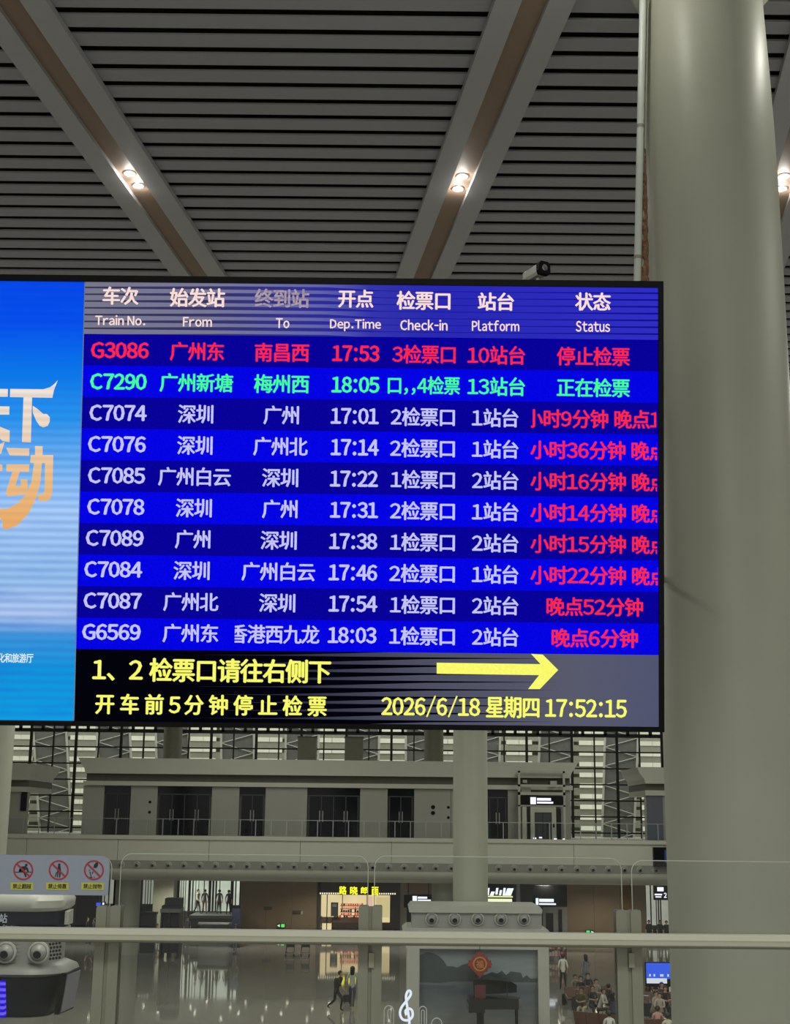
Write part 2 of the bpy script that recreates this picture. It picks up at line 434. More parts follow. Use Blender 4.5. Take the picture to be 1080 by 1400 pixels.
def header_nodes(nt, e, tc, sep):
    base = ramp(nt, [(0, (118, 118, 140)), (.22, (120, 120, 150)), (.4, (100, 102, 170)), (.5, (52, 52, 172)), (.62, (40, 40, 178)), (1, (46, 46, 196))], sep.outputs[0], uD, uR)
    dark = ramp(nt, [(0, (34, 30, 62)), (.2, (30, 26, 90)), (.45, (26, 24, 150)), (1, (8, 6, 122))], sep.outputs[0], uD, uR)
    # line thickness varies along the bar
    wv = nt.nodes.new('ShaderNodeTexNoise'); wv.inputs['Scale'].default_value = .9; nt.links.new(tc.outputs['Object'], wv.inputs[0])
    f = stripes(nt, sep.outputs[1], .066, .5); wx = ramp(nt, [(0, (130, 130, 130)), (.25, (188, 188, 188)), (.42, (190, 190, 190)), (.52, (90, 90, 90)), (.75, (90, 90, 90)), (1, (140, 140, 140))], sep.outputs[0], uD, uR)
    ff = math_(nt, 'FRACT', math_(nt, 'DIVIDE', sep.outputs[1], .066)); f = math_(nt, 'LESS_THAN', ff, wx)
    f = math_(nt, 'MULTIPLY', f, math_(nt, 'GREATER_THAN', wx, .06))
    nt.links.new(mixc(nt, math_(nt, 'MULTIPLY', f, .85), base, dark), e.inputs[0])
header_m = led('header_led', header_nodes)
def footer_nodes(nt, e, tc, sep):
    grey = ramp(nt, [(0, (20, 20, 30)), (.35, (40, 40, 56)), (.6, (78, 80, 98)), (.85, (88, 90, 108)), (1, (80, 84, 112))], sep.outputs[0], uD, uR)
    wx = ramp(nt, [(0, (0, 0, 0)), (.2, (0, 0, 0)), (.33, (90, 90, 90)), (.45, (160, 160, 160)), (.6, (225, 225, 225)), (.78, (250, 250, 250)), (.83, (255, 255, 255)), (1, (255, 255, 255))], sep.outputs[0], uD, uR)
    ff = math_(nt, 'FRACT', math_(nt, 'DIVIDE', sep.outputs[1], .074)); f = math_(nt, 'LESS_THAN', ff, wx)
    nt.links.new(mixc(nt, f, rgb((3, 3, 12)), grey), e.inputs[0])
footer_m = led('footer_led', footer_nodes)
def row_nodes(c):
    def fn(nt, e, tc, sep):
        n = nt.nodes.new('ShaderNodeTexNoise'); n.inputs['Scale'].default_value = 60; n.inputs['Detail'].default_value = 2; nt.links.new(tc.outputs['Object'], n.inputs[0])
        mr = nt.nodes.new('ShaderNodeMapRange'); mr.inputs[1].default_value = .3; mr.inputs[2].default_value = .7; mr.inputs[3].default_value = .82; mr.inputs[4].default_value = 1.2
        nt.links.new(n.outputs['Fac'], mr.inputs[0]); nt.links.new(mr.outputs[0], e.inputs[1]); e.inputs[0].default_value = rgb(c)
    return fn
row_dark = led('row_dark_led', row_nodes((8, 2, 152))); row_lite = led('row_bright_led', row_nodes((4, 4, 226)))
MB().box(uL, uD - .008, vB, vT, -.004, 0).build('banner_display', banner_m, board, local=True)
MB().box(uD - .008, uD, vB, vT, -.004, .001).build('display_seam', mat('seam', (150, 170, 200), .4), board, local=True)
def vrow(k): return uv(500, 458.7 + 43.15 * k + .3)[1]      # row boundaries measured mid board
vh = uv(505, 460.5)[1]; vf = uv(505, 891.5)[1]
MB().box(uD, uR, vh, vT, -.004, 0).build('header_band', header_m, board, local=True)
MB().box(uD, uR, vB, vf, -.004, 0).build('footer_band', footer_m, board, local=True)
for k in range(10):
    a = vh + (vf - vh) * k / 10; b_ = vh + (vf - vh) * (k + 1) / 10
    # follow the photo's even perspective spacing
    a = uv(505, 460.5 + 43.1 * k)[1]; b_ = uv(505, 460.5 + 43.1 * (k + 1))[1]
    MB().box(uD, uR, b_, a, -.004, 0).build('row_band', row_dark if k % 2 == 0 else row_lite, board, local=True)
T_red = emit('led_red', (255, 40, 74), 1.0, .12, 60); T_grn = emit('led_green', (70, 255, 150), 1.0, .1, 60)
T_wht = emit('led_white', (196, 196, 250), 1.0, .1, 60); T_hd = emit('led_header', (250, 222, 214), 1.0, .05, 60)
T_yel = emit('led_yellow', (250, 250, 108), 1.0, .05, 40); T_dim = emit('led_header_dim', (168, 150, 160), 1.0, .2, 30)
def btext(s, x0, x1, yt, yb, m, off=.02, clip=None, spacing=1.0):
    a = uv(x0, yb); b_ = uv(x1, yt)
    c2 = uv((x0 + x1) / 2, yt)[1]; c1 = uv((x0 + x1) / 2, yb)[1]
    cl = None
    if clip: cl = [(uv(c, (yt + yb) / 2)[0], sg) for c, sg in clip]
    return lettering(s, (a[0], b_[0], c1, c2), m, board, .004, off, cl, spacing=spacing)
HC = [('车次', 140, 190, 392, 417), ('始发站', 232, 308, 394, 420), ('开点', 462, 511, 396, 421), ('检票口', 542, 616, 398, 424), ('站台', 653, 703, 400, 425), ('状态', 786, 835, 400, 425)]
for s, a, b_, t, bt in HC: btext(s, a, b_, t, bt, T_hd, .028)
btext('终到站', 348, 423, 395, 421, T_dim, .024)
for s, a, b_, t, bt in [('Train No.', 130, 199, 431, 445), ('From', 250, 290, 433.5, 447), ('To', 377, 396, 435, 449), ('Dep.Time', 451, 521, 436, 453), ('Check-in', 547, 612, 437, 452), ('Platform', 645, 710, 438, 453), ('Status', 787, 834, 439, 454)]:
    btext(s, a, b_, t, bt, T_hd, .027)
ROWS = [
    ('G3086', 124, 204, '广州东', 232, 307, '南昌西', 348, 423, '17:53', 454, 519, '3检票口', 536, 623, '10站台', 639, 718, '停止检票', 761, 861, None, T_red),
    ('C7290', 123, 201, '广州新塘', 218, 319, '梅州西', 347, 423, '18:05', 453, 519, '口,,4检票', 530, 629, '13站台', 639, 718, '正在检票', 761, 861, None, T_grn),
    ('C7074', 122, 201, '深圳', 243, 292, '广州', 360, 409, '17:01', 452, 518, '2检票口', 534, 622, '1站台', 645, 709, '小时9分钟 晚点1', 717, 903, [(726, -1), (897, 1)], T_wht),
    ('C7076', 120, 200, '深圳', 242, 291, '广州北', 346, 421, '17:14', 452, 518, '2检票口', 533, 622, '1站台', 645, 709, '小时36分钟 晚点', 725, 912, [(898, 1)], T_wht),
    ('C7085', 120, 199, '广州白云', 216, 316, '深圳', 358, 408, '17:22', 451, 517, '1检票口', 534, 622, '2站台', 645, 709, '小时16分钟 晚点', 725, 913, [(898, 1)], T_wht),
    ('C7078', 119, 198, '深圳', 240, 290, '广州', 358, 407, '17:31', 451, 517, '2检票口', 533, 622, '1站台', 645, 709, '小时14分钟 晚点', 725, 913, [(898, 1)], T_wht),
    ('C7089', 117, 197, '广州', 239, 288, '深圳', 356, 406, '17:38', 450, 516, '1检票口', 533, 622, '2站台', 645, 709, '小时15分钟 晚点', 725, 913, [(898, 1)], T_wht),
    ('C7084', 115, 195, '深圳', 237, 287, '广州白云', 330, 431, '17:46', 449, 516, '2检票口', 532, 622, '1站台', 645, 709, '小时22分钟 晚点', 725, 913, [(899, 1)], T_wht),
    ('C7087', 114, 194, '广州北', 223, 299, '深圳', 354, 404, '17:54', 449, 516, '1检票口', 533, 622, '2站台', 645, 709, '晚点52分钟', 747, 879, None, T_wht),
    ('G6569', 112, 193, '广州东', 222, 299, '香港西九龙', 313, 437, '18:03', 448, 515, '1检票口', 532, 622, '2站台', 645, 709, '晚点6分钟', 754, 872, None, T_wht)]
for k, R_ in enumerate(ROWS):
    m = R_[-1]; ms = T_red if k != 1 else T_grn
    for c in range(7):
        s, a, b_ = R_[c * 3: c * 3 + 3]; xc = (a + b_) / 2
        yc = 479.3 + 42.8 * k + .0124 * (xc - 163) - (.3 if c == 0 else 0)
        latin = c in (0, 3)
        h = 11.2 if latin else 12.9
        cl = R_[21] if c == 6 else ([(321, -1)] if s.startswith('香') else None)
        btext(s, a, b_, yc - h, yc + h, ms if c == 6 else m, .036 if latin else .023, cl)
btext('1、2 检票口请往右侧下', 126, 453, 900, 933, T_yel, .03)
btext('开车前5分钟停止检票', 130, 447, 949.5, 978, T_yel, .03, spacing=1.28)
btext('2026/6/18 星期四 17:52:15', 521, 857, 951.5, 982, T_yel, .03)
bpoly('arrow', [(597, 906), (739, 908), (726, 894), (742, 895), (763, 916), (738, 942), (722, 942), (737, 923), (597, 921)], T_yel, .004)
# banner lettering
gold = led('banner_gold', lambda nt, e, tc, sep: nt.links.new(mixc(nt, math_(nt, 'MULTIPLY', math_(nt, 'ADD', math_(nt, 'MULTIPLY', math_(nt, 'SINE', math_(nt, 'MULTIPLY', sep.outputs[1], 2 * PI / .0755)), .5), .5), .25),
        ramp(nt, [(0, (236, 170, 96)), (.35, (240, 190, 130)), (.7, (240, 220, 200)), (1, (240, 232, 226))], sep.outputs[1], uv(50, 725)[1], uv(50, 520)[1]), rgb((176, 150, 130))), e.inputs[0]))
def Z(x, y): return (x / 5.83, 500 + y / 5.83)
def strokes(lst):
    for pts in lst: bpoly('banner_stroke', [Z(*p) for p in pts], gold, .004)
strokes([
    [(82, 185), (345, 188), (400, 172), (435, 145), (462, 115), (430, 195), (418, 256), (80, 250)],
    [(188, 250), (256, 252), (246, 612), (176, 608)],
    [(262, 320), (300, 345), (345, 385), (375, 385), (397, 410), (397, 445), (380, 480), (345, 492), (318, 480), (290, 440), (262, 375)],
    [(-190, 182), (64, 186), (62, 248), (-190, 246)], [(-190, 322), (76, 325), (74, 390), (-190, 388)],
    [(-60, 440), (0, 486), (78, 518), (76, 610), (20, 600), (-60, 520)],
    [(50, 655), (234, 660), (232, 718), (78, 714)], [(52, 786), (234, 786), (232, 846), (52, 842)],
    [(100, 842), (158, 845), (122, 958), (168, 960), (164, 905), (218, 905), (222, 1020), (66, 1042), (46, 1015)],
    [(280, 640), (340, 642), (340, 712), (425, 712), (418, 1000), (402, 1060), (372, 1080), (310, 1078), (302, 1030), (346, 1018), (356, 995), (360, 776), (334, 776), (322, 930), (290, 1050), (230, 1175), (140, 1272), (40, 1308), (22, 1290), (20, 1240), (-20, 1180), (-80, 1140), (60, 1140), (150, 1090), (210, 1020), (250, 930), (272, 776), (242, 772), (246, 712), (280, 712)],
    [(-190, 785), (20, 788), (18, 840), (-190, 838)], [(-190, 560), (-30, 640), (38, 606), (10, 700), (-40, 720)]])
btext('文化和旅游厅', -13, 46, 893, 906, emit('banner_small', (225, 240, 250), 1), .02)

# arms fixing the cabinet to the column, hidden behind it
inv = BM.inverted()
for zz in (4.3,):
    yb = 13.2 - math.tan(TILT) * (zz - bo.z) + .25
    A_ = Vector((2.0, yb, zz)); B_ = Vector((CX - .69, 15.5, zz))
    mbb = MB().tube(A_, B_, .03, n=10); mbb.v = [inv @ p for p in mbb.v]; mbb.build('mounting_arm', steel, board, local=True)

# camera on top of the board
cc = BM @ Vector((*uv(737, 381.5), -.12)); cc = BM @ Vector((uv(737, 381.5)[0], vT2, -.12))
cv = empty('security_camera', cc, rz=math.radians(28), label='small white security camera with a black hood on top of the departure board', cat='security camera')
cam_w = mat('camera_white', (196, 196, 188), .4)
MB().tube((0, 0, -.002), (0, 0, .035), .012).box(-.03, .03, -.03, .03, 0, .006).build('stand', cam_w, cv, local=True)
mb = MB(); mb.prism([(-.03, .04), (.03, .04), (.04, .06), (.04, .10), (.024, .118), (-.024, .118), (-.04, .10), (-.04, .06)], 'y', -.05, .12); mb.build('housing', cam_w, cv, local=True)
mb = MB(); mb.prism([(-.034, .036), (.034, .036), (.045, .06), (.045, .102), (.027, .123), (-.027, .123), (-.045, .102), (-.045, .06)], 'y', -.085, -.05); mb.build('hood', bezel, cv, local=True)
MB().lathe([(.001, -.088), (.018, -.090), (.022, -.086)], (0, 0, .08), 16, axis='y').build('lens', steel, cv, local=True)
cv.scale = (1.45, 1.45, 1.5)

# ================================================================== FAR CONCOURSE (mezzanine + shops)
YF = 88.0
XL, XR = -44.9, 44.9
def slab(name, z0, z1, y0, y1, m, x0=XL, x1=XR, **k):
    return tag(MB().box(x0, x1, y0, y1, z0, z1).build(name, m), **k)
zs = {k: fZ(v, YF) for k, v in dict(slabtop=1145.5, lip=1151, n0=1180, n1=1191.5, bot=1208, ct=1042, g0=1061.5, g1=1072, w=1078.5, rt=1122.5).items()}
wall = empty('wall_back', (0, YF, zs['bot']), kind='structure')
MB().box(XL, XR, YF - .12, 104, zs['lip'], zs['slabtop']).build('floor_edge', stone_m, wall)
W_ = (XR - XL) / 16
for k in range(16):
    MB().box(XL + k * W_ + .012, XL + (k + 1) * W_ - .012, YF, YF + .4, zs['n0'], zs['lip']).build('panel', stone_m, wall)
MB().box(XL, XR, YF + .14, 104, zs['n1'] - .2, zs['lip'] - .05).build('slab_core', groove_m, wall)
mb = MB(); pr = [(YF + .03, zs['n1'])] + [(YF + .03 + 1.2 * (1 - math.cos(a)), zs['n1'] - (zs['n1'] - zs['bot']) * math.sin(a)) for a in [PI / 2 * i / 8 for i in range(1, 9)]] + [(114, zs['bot']), (114, zs['n1'])]
mb.prism(pr, 'x', XL, XR, smooth=True); mb.build('soffit', stone_m, wall)
nb = empty('nozzle_band', (0, YF, zs['n1']), label='long grey band of round air nozzles along the concourse edge', cat='air duct')
MB().box(XL, XR, YF + .02, YF + .1, zs['n1'], zs['n0']).build('band', mat('band_grey', (132, 132, 122), .5), nb)
def nozzle_src(R, parent):
    ring = MB().lathe([(R * .78, -.0), (R * .82, -.05 * R / .25), (R, -.04 * R / .25), (R * 1.02, 0.02)], (0, 0, 0), 18, axis='y').build('nozzle', kiosk_w, parent, local=True)
    MB().lathe([(R * .8, -.01), (R * .72, -.09 * R / .25), (R * .5, -.16 * R / .25), (R * .38, -.17 * R / .25)], (0, 0, 0), 18, axis='y').build('swivel', kiosk_g, ring, local=True)
    MB().lathe([(.001, -.14 * R / .25), (R * .42, -.165 * R / .25)], (0, 0, -R * .12), 16, axis='y').build('opening', black_m, ring, local=True)
    for c in ring.children: c.rotation_euler = (math.radians(14), 0, 0)
    return ring
zc = (zs['n0'] + zs['n1']) / 2
src = nozzle_src(.21, nb); x0 = fX(165.5, YF, 1185)
first = True
for k in range(-6, 40):
    x = x0 + k * .965
    o = src if first else dup(src, nb); first = False
    o.location = (x, 0.0, zc - zs['n1'])
# upper block
XB0, XB1 = fX(109, YF), fX(788, YF)
YB = YF + 2.0     # facade set back behind the walkway
def b2(px, py=1100): return at(px, py, YB).x
def z2(py): return fZ(py, YB)
xa, xb = b2(107), b2(789)
wall2 = empty('wall_upper', (0, YB, zs['slabtop']), kind='structure')
mb = MB(); mb.prism([(xa, z2(1041)), (xb, z2(1041)), (xb - .15, z2(1047)), (xb - .42, z2(1055)), (xb - .5, z2(1062)), (xa + .5, z2(1062)), (xa + .42, z2(1055)), (xa + .15, z2(1047))], 'y', YB - .8, YB + 8)
mb.build('cornice', stone_m, wall2)
MB().box(xa + .45, xb - .45, YB - .1, YB + 8, z2(1072), z2(1062)).build('groove', groove_m, wall2)
MB().box(xa + .3, xb - .3, YB - .35, YB + 8, z2(1078), z2(1072)).build('fascia', stone_m, wall2)
OPEN = [(142, 178, 2), (215, 289, 4), (327, 362.5, 2), (420, 492, 4), (530, 566, 2), (667, 694, 2)]
edges = [105] + [e for o_ in OPEN for e in o_[:2]] + [788]
for a, b_ in zip(edges[0::2], edges[1::2]):
    n = 2 if b_ - a > 60 else 1
    for k in range(n):
        x0_, x1_ = b2(a) + (b2(b_) - b2(a)) * k / n, b2(a) + (b2(b_) - b2(a)) * (k + 1) / n
        if a == 105: x0_ += .35
        if b_ == 788: x1_ -= .35 if k == n - 1 else 0
        MB().box(x0_ + .012, x1_ - .012, YB, YB + .3, zs['slabtop'], z2(1078.5)).build('panel', stone2_m, wall2)
MB().box(xa + .5, xb - .5, YB + .25, YB + .4, zs['slabtop'], z2(1078)).build('core', groove_m, wall2)
for i, (a, b_, n) in enumerate(OPEN):
    d = empty('door_%d' % (i + 1), (b2(a), YB, zs['slabtop']), kind='structure')
    xA, xB = b2(a), b2(b_); zt_ = z2(1078.5); zm = z2(1089)
    MB().box(xA, xB, YB + .1, YB + .2, zm, zt_).build('transom', dark_glass, d)
    for k in range(n):
        u0 = xA + .12 + (xB - xA - .24) * k / n; u1 = xA + .12 + (xB - xA - .24) * (k + 1) / n
        lf = MB().box(u0 + .03, u1 - .03, YB + .12, YB + .18, zs['slabtop'] + .02, zm - .03).build('leaf', dark_glass, d)
        hx = u1 - .1 if k % 2 == 0 else u0 + .1
        MB().box(hx - .02, hx + .02, YB + .06, YB + .12, zs['slabtop'] + .9, zs['slabtop'] + 1.6).build('handle', steel, lf)
    fr = MB()
    for k in range(0, n + 1):
        u0 = xA + .12 + (xB - xA - .24) * k / n; fr.box(u0 - .025, u0 + .025, YB + .08, YB + .2, zs['slabtop'], zm)
    fr.box(xA, xB, YB + .08, YB + .2, zm - .03, zm + .03); fr.build('door_frame', mat('door_frame_m', (62, 66, 70), .4, metal=.4), d)
# white wall things: fire hose plates etc
for px, py in ((205, 1100), (205, 1114), (592, 1103), (592, 1111), (613, 1103), (613, 1117)):
    x = b2(px); z = z2(py)
    o_ = MB().tube((x, YB - .03, z), (x, YB + .01, z), .09 if px in (205, 613) else .13, n=14).build('wall_fitting', black_m)
    where = {205: 'right of the leftmost doors', 592: 'on the panel left of the tall column', 613: 'close beside the tall white column'}[px]
    tag(o_, 'tiny dark round fitting %s, %s one' % (where, 'upper' if py in (1100, 1103) else 'lower'), 'wall fitting', 'small round wall fittings')
# side blocks
for nm, a, b_, sgn in (('left', -60, 50, 1), ('right', 870, 1010, -1)):
    A, B = b2(a), b2(b_); w = empty('wall_upper_' + nm, (A, YB, zs['slabtop']), kind='structure')
    e = B if sgn > 0 else A; oth = A if sgn > 0 else B; q = -sgn
    yt = 1050 if nm == 'left' else 1046; 
    mb = MB(); pts = [(oth, z2(yt)), (e, z2(yt)), (e + q * .15, z2(yt + 8)), (e + q * .45, z2(yt + 16)), (e + q * .5, z2(yt + 22)), (oth, z2(yt + 22))]
    mb.prism(pts, 'y', YB - .6, YB + 6); mb.build('cornice', stone_m, w)
    x0_, x1_ = sorted((oth, e + q * .55))
    MB().box(x0_, x1_, YB - .05, YB + 6, z2(yt + 31), z2(yt + 22)).build('groove', groove_m, w)
    MB().box(x0_, x1_, YB - .2, YB + 6, z2(yt + 38), z2(yt + 31)).build('fascia', stone_m, w)
    MB().box(x0_, x1_, YB + .1, YB + .3, zs['slabtop'], z2(yt + 38)).build('panel', stone2_m, w)
    pa, pb = (28, 36) if nm == 'left' else (884, 906)
    MB().box(b2(pa), b2(pb), YB, YB + .12, zs['slabtop'] + (.0 if nm == 'right' else 1.4), z2(1082)).build('glazing', dark_glass if nm == 'left' else mat('blue_glazing', (84, 88, 102), .2), w)
# balustrade on the concourse
bal = empty('balustrade', (0, YF, zs['slabtop']), label='thin metal and glass balustrade along the far upper walkway', cat='balustrade')
MB().box(XL, XR, YF + .08, YF + .13, zs['rt'] - .035, zs['rt']).build('top_rail', steel, bal)
glass_far = bpy.data.materials.new('pane_glass'); glass_far.use_nodes = True
def glassify(m, tint=(.93, .95, .94, 1), fac=.06, rough=.02):
    nt = m.node_tree; nt.nodes.clear(); o = nt.nodes.new('ShaderNodeOutputMaterial'); mx = nt.nodes.new('ShaderNodeMixShader')
    t = nt.nodes.new('ShaderNodeBsdfTransparent'); t.inputs[0].default_value = tint; g = nt.nodes.new('ShaderNodeBsdfGlossy'); g.inputs['Roughness'].default_value = rough
    lw = nt.nodes.new('ShaderNodeLayerWeight'); lw.inputs[0].default_value = .3
    ad = nt.nodes.new('ShaderNodeMath'); ad.operation = 'MULTIPLY_ADD'; nt.links.new(lw.outputs['Facing'], ad.inputs[0]); ad.inputs[1].default_value = .25; ad.inputs[2].default_value = fac
    nt.links.new(ad.outputs[0], mx.inputs[0]); nt.links.new(t.outputs[0], mx.inputs[1]); nt.links.new(g.outputs[0], mx.inputs[2]); nt.links.new(mx.outputs[0], o.inputs[0])
glassify(glass_far, (.95, .96, .96, 1), .0)
sp = 20.65 / FPX * YF; x0 = fX(118, YF)
psrc = None
for k in range(-16, 66):
    x = x0 + k * sp
    if abs(x) > 44: continue
    if psrc is None: psrc = MB().box(-.025, .025, .07, .13, 0, zs['rt'] - zs['slabtop'] - .03).build('post', steel, bal, local=True); o = psrc; g = MB().box(.04, sp - .04, .095, .11, .08, zs['rt'] - zs['slabtop'] - .08).build('glass_pane', glass_far, bal, local=True)
    else:
        o = psrc.copy(); COL.objects.link(o); g2 = g.copy(); COL.objects.link(g2); g2.location = (x, 0, 0)
    o.location = (x, 0, 0)
    if o is psrc: g.location = (x, 0, 0)
# lift enclosure with lit sign
L = empty('lift_enclosure', (b2(740), YB - 1.2, zs['slabtop']), label='glazed lift shaft frame with a lit black sign on the upper walkway', cat='lift')
YL = YB - 1.3
def lx(px): return at(px, 1100, YL).x
def lz(py): return fZ(py, YL)
fm2 = mat('lift_frame', (170, 170, 154), .4)
def fbox(name, a, b_, t, bt, m, y0=YL, y1=YL + .12, par=L): return MB().box(lx(a), lx(b_), y0, y1, lz(bt), lz(t)).build(name, m, par)
zb = 1145.5
for a, b_ in ((708.5, 711.5), (770, 773)): fbox('frame_post', a, b_, 1052, zb, fm2)
for t, bt in ((1051.5, 1054.5), (1070.5, 1073.5), (1081, 1085), (1098.5, 1100.5)): fbox('frame_beam', 708.5, 773, t, bt, fm2)
fbox('shaft_back', 711, 771, 1054, 1098, mat('shaft_dark', (70, 70, 60), .6), YL + 1.0, YL + 1.1)
for (a, b_, t, bt) in ((714, 727, 1074, 1083), (754, 763, 1065, 1071), (716, 722, 1064, 1068)): fbox('machine_box', a, b_, t, bt, fm2, YL + .5, YL + .8)
fbox('sign_box', 712, 770, 1086.5, 1098, black_m, YL - .1, YL + .1)
sgl = emit('sign_white', (236, 240, 255), 1.25)
fbox('sign_symbol', 725, 732.5, 1088, 1097.5, sgl, YL - .12, YL - .1)
fbox('sign_text', 734, 753, 1089, 1092.5, sgl, YL - .12, YL - .1); fbox('sign_text', 734, 756, 1094, 1096.5, sgl, YL - .12, YL - .1)
fbox('pilaster', 714, 720, 1101, zb, fm2, YL + .05, YL + .3); fbox('side_glass', 720, 725, 1103, zb, dark_glass, YL + .1, YL + .15)
fbox('door_surround', 725, 730.5, 1101, zb, fm2, YL - .02, YL + .3); fbox('door_surround', 754, 760, 1101, zb, fm2, YL - .02, YL + .3)
fbox('door_head', 730.5, 754, 1101, 1108.5, fm2, YL - .02, YL + .3)
fbox('lift_door', 731, 741.7, 1108.5, zb, mat('lift_glass', (38, 46, 42), .15), YL + .1, YL + .15); fbox('lift_door', 742.3, 753.5, 1108.5, zb, MATS['lift_glass'], YL + .1, YL + .15)
fbox('side_glass', 760, 767, 1103, zb, dark_glass, YL + .1, YL + .15)
fbox('call_button', 755.5, 757.5, 1124, 1129, black_m, YL - .05, YL - .02)
for px in (730, 738, 758, 770): fbox('floor_lamp_strip', px - 2, px + 2, 1142 + (px % 3), 1144 + (px % 3), sgl, YL - .25, YL - .2)
# black info screen at the concourse edge, right
ib = empty('info_screen', (fX(897, YF - .6), YF - .6, 0), label='black square information screen fixed on the concourse edge next to the huge column', cat='screen')
MB().box(fX(890, YF), fX(925, YF), YF - .5, YF - .1, fZ(1181, YF), fZ(1154.5, YF)).build('casing', bezel, ib)
MB().box(fX(904, YF), fX(909, YF), YF - .52, YF - .5, fZ(1176, YF), fZ(1158, YF)).build('lit_text', emit('infoblue', (44, 58, 100), .7), ib)

# -- curtain wall behind and above the concourse
YC = 103.5
cw = empty('window_1', (0, YC, 0), kind='structure')
def cx(px): return at(px, 1050, YC).x
def cz(py): return fZ(py, YC)
per = 29.8 + 1.25
xm = []
px = 41.0 - per * 4
while px < 1250: xm.append(px); px += 30.9
for k, px in enumerate(xm):
    w = .18 if k % 2 == 0 else .09
    x = cx(px); MB().box(x - w / 2, x + w / 2, YC - .15, YC + .1, zs['slabtop'], CZ).build('mullion', mullion_m, cw)
for i, py in enumerate((1003, 1025.5, 1048, 1070, 1092, 1114, 1136)):
    h = .13 if i == 0 else .05
    MB().box(cx(-90), cx(1240), YC - .12, YC + .06, cz(py) - h, cz(py) + h).build('transom', mullion_m, cw)
for py in (981, 960, 938, 916, 894): MB().box(cx(-90), cx(1240), YC - .12, YC + .06, cz(py) - .07, cz(py) + .07).build('transom', mullion_m, cw)
for k, px in enumerate(xm[:-1]):
    x = cx(px + 15.4); MB().box(x - .11, x + .11, YC - .12, YC + .06, cz(1003), cz(995.5)).build('stub_bar', mullion_m, cw)
MB().box(cx(-90), cx(1240), YC, YC + .02, zs['slabtop'], CZ).build('glass_pane', glass_far, cw)
# -- roof hall beyond: louvred skylight strips and lattice legs
YS = 118.0
def sx(px, py=1060): return at(px, py, YS).x
sk = empty('skylight_wall', (0, YS, 0), label='stacked rows of bright daylight strips in the far sloping roof', cat='skylight')
lou = mat('louvre', (150, 150, 132), .6)
strip_m = emit('daylight_strip', (214, 216, 190), .95, .12, .25, sample=False)
pys = 970
rows_ = [fZ(957.5 + 14.6 * k, YS) for k in range(14)]
for k, z in enumerate(rows_):
    MB().box(-50, 50, YS, YS + .2, z - .62, z - .02).build('louvre', lou, sk)
MB().box(-50, 50, YS + .3, YS + .4, GZ, CZ + 6).build('backing', mat('sk_back', (120, 122, 108), .7), sk)
for k, z in enumerate(rows_):
    for cpx in (25, 111, 193, 276, 367, 453, 536, 612, 710, 810, 893, 975):
        for dx in (-9, 9):
            MB().box(sx(cpx + dx) - .53, sx(cpx + dx) + .53, YS - .06, YS + .05, z, z + .36).build('bright_pane', strip_m, sk)
lat = mat('lattice_grey', (108, 110, 104), .6, var=.08); chord = mat('lattice_chord', (186, 186, 172), .5)
YT = 112.0
def tx(px): return at(px, 1060, YT).x
LAT = [(-22, .12), (62, .12), (150, .1), (232, .06), (322, .04), (412, .0), (495, .0), (577, 0), (662, -.03), (762, -.05), (852, -.06), (935, -.1)]
for i, (px, ln) in enumerate(LAT):
    where = ['farthest left', 'beside the left edge column', 'over the left doors', 'behind the left roof column', 'third bay', 'behind the left short roof block', 'behind the right short roof block', 'behind the right roof column', 'behind the tall white column', 'above the lift', 'right of the concourse block', 'behind the huge column'][i]
    r = empty('lattice_column', (tx(px), YT, zs['slabtop']), label='grey lattice column seen through the curtain wall, ' + where, cat='lattice column', group='lattice columns beyond the curtain wall')
    zt_, zb_ = fZ(985, YT), fZ(1150, YT); H_ = 165 * ln / FPX * YT; wt, wb = 1.35, 1.25
    xt, xb_ = tx(px) , tx(px) + H_
    q = [(xt - wt, zt_ ), (xt + wt, zt_), (xb_ + wb, zb_), (xb_ - wb, zb_)]
    ext = (CZ + 2 - zt_) / (zt_ - zb_)
    q[0] = (q[0][0] - H_ * ext, CZ + 2); q[1] = (q[1][0] - H_ * ext, CZ + 2)
    MB().prism(q, 'y', YT, YT + .5).build('core', lat, r)
    for s0, s1 in ((0, 3), (1, 2)):
        MB().tube((q[s0][0], YT - .1, q[s0][1]), (q[s1][0], YT - .1, q[s1][1]), .09, n=8).build('chord', chord, r)
    n = 18
    for k in range(n):
        t0, t1 = k / n, (k + 1) / n
        A = Vector((q[0][0] * (1 - t0) + q[3][0] * t0, YT - .08, q[0][1] * (1 - t0) + q[3][1] * t0))
        B = Vector((q[1][0] * (1 - t1) + q[2][0] * t1, YT - .08, q[1][1] * (1 - t1) + q[2][1] * t1))
        if k % 2: A.x, B.x = q[1][0] * (1 - t0) + q[2][0] * t0, q[0][0] * (1 - t1) + q[3][0] * t1
        MB().tube(A, B, .035, n=6).build('diagonal', chord, r)
tag(MB().box(-50, 50, YC, YS + .4, zs['slabtop'] - .3, zs['slabtop'] - .02).build('floor_far', stone_m), kind='structure')

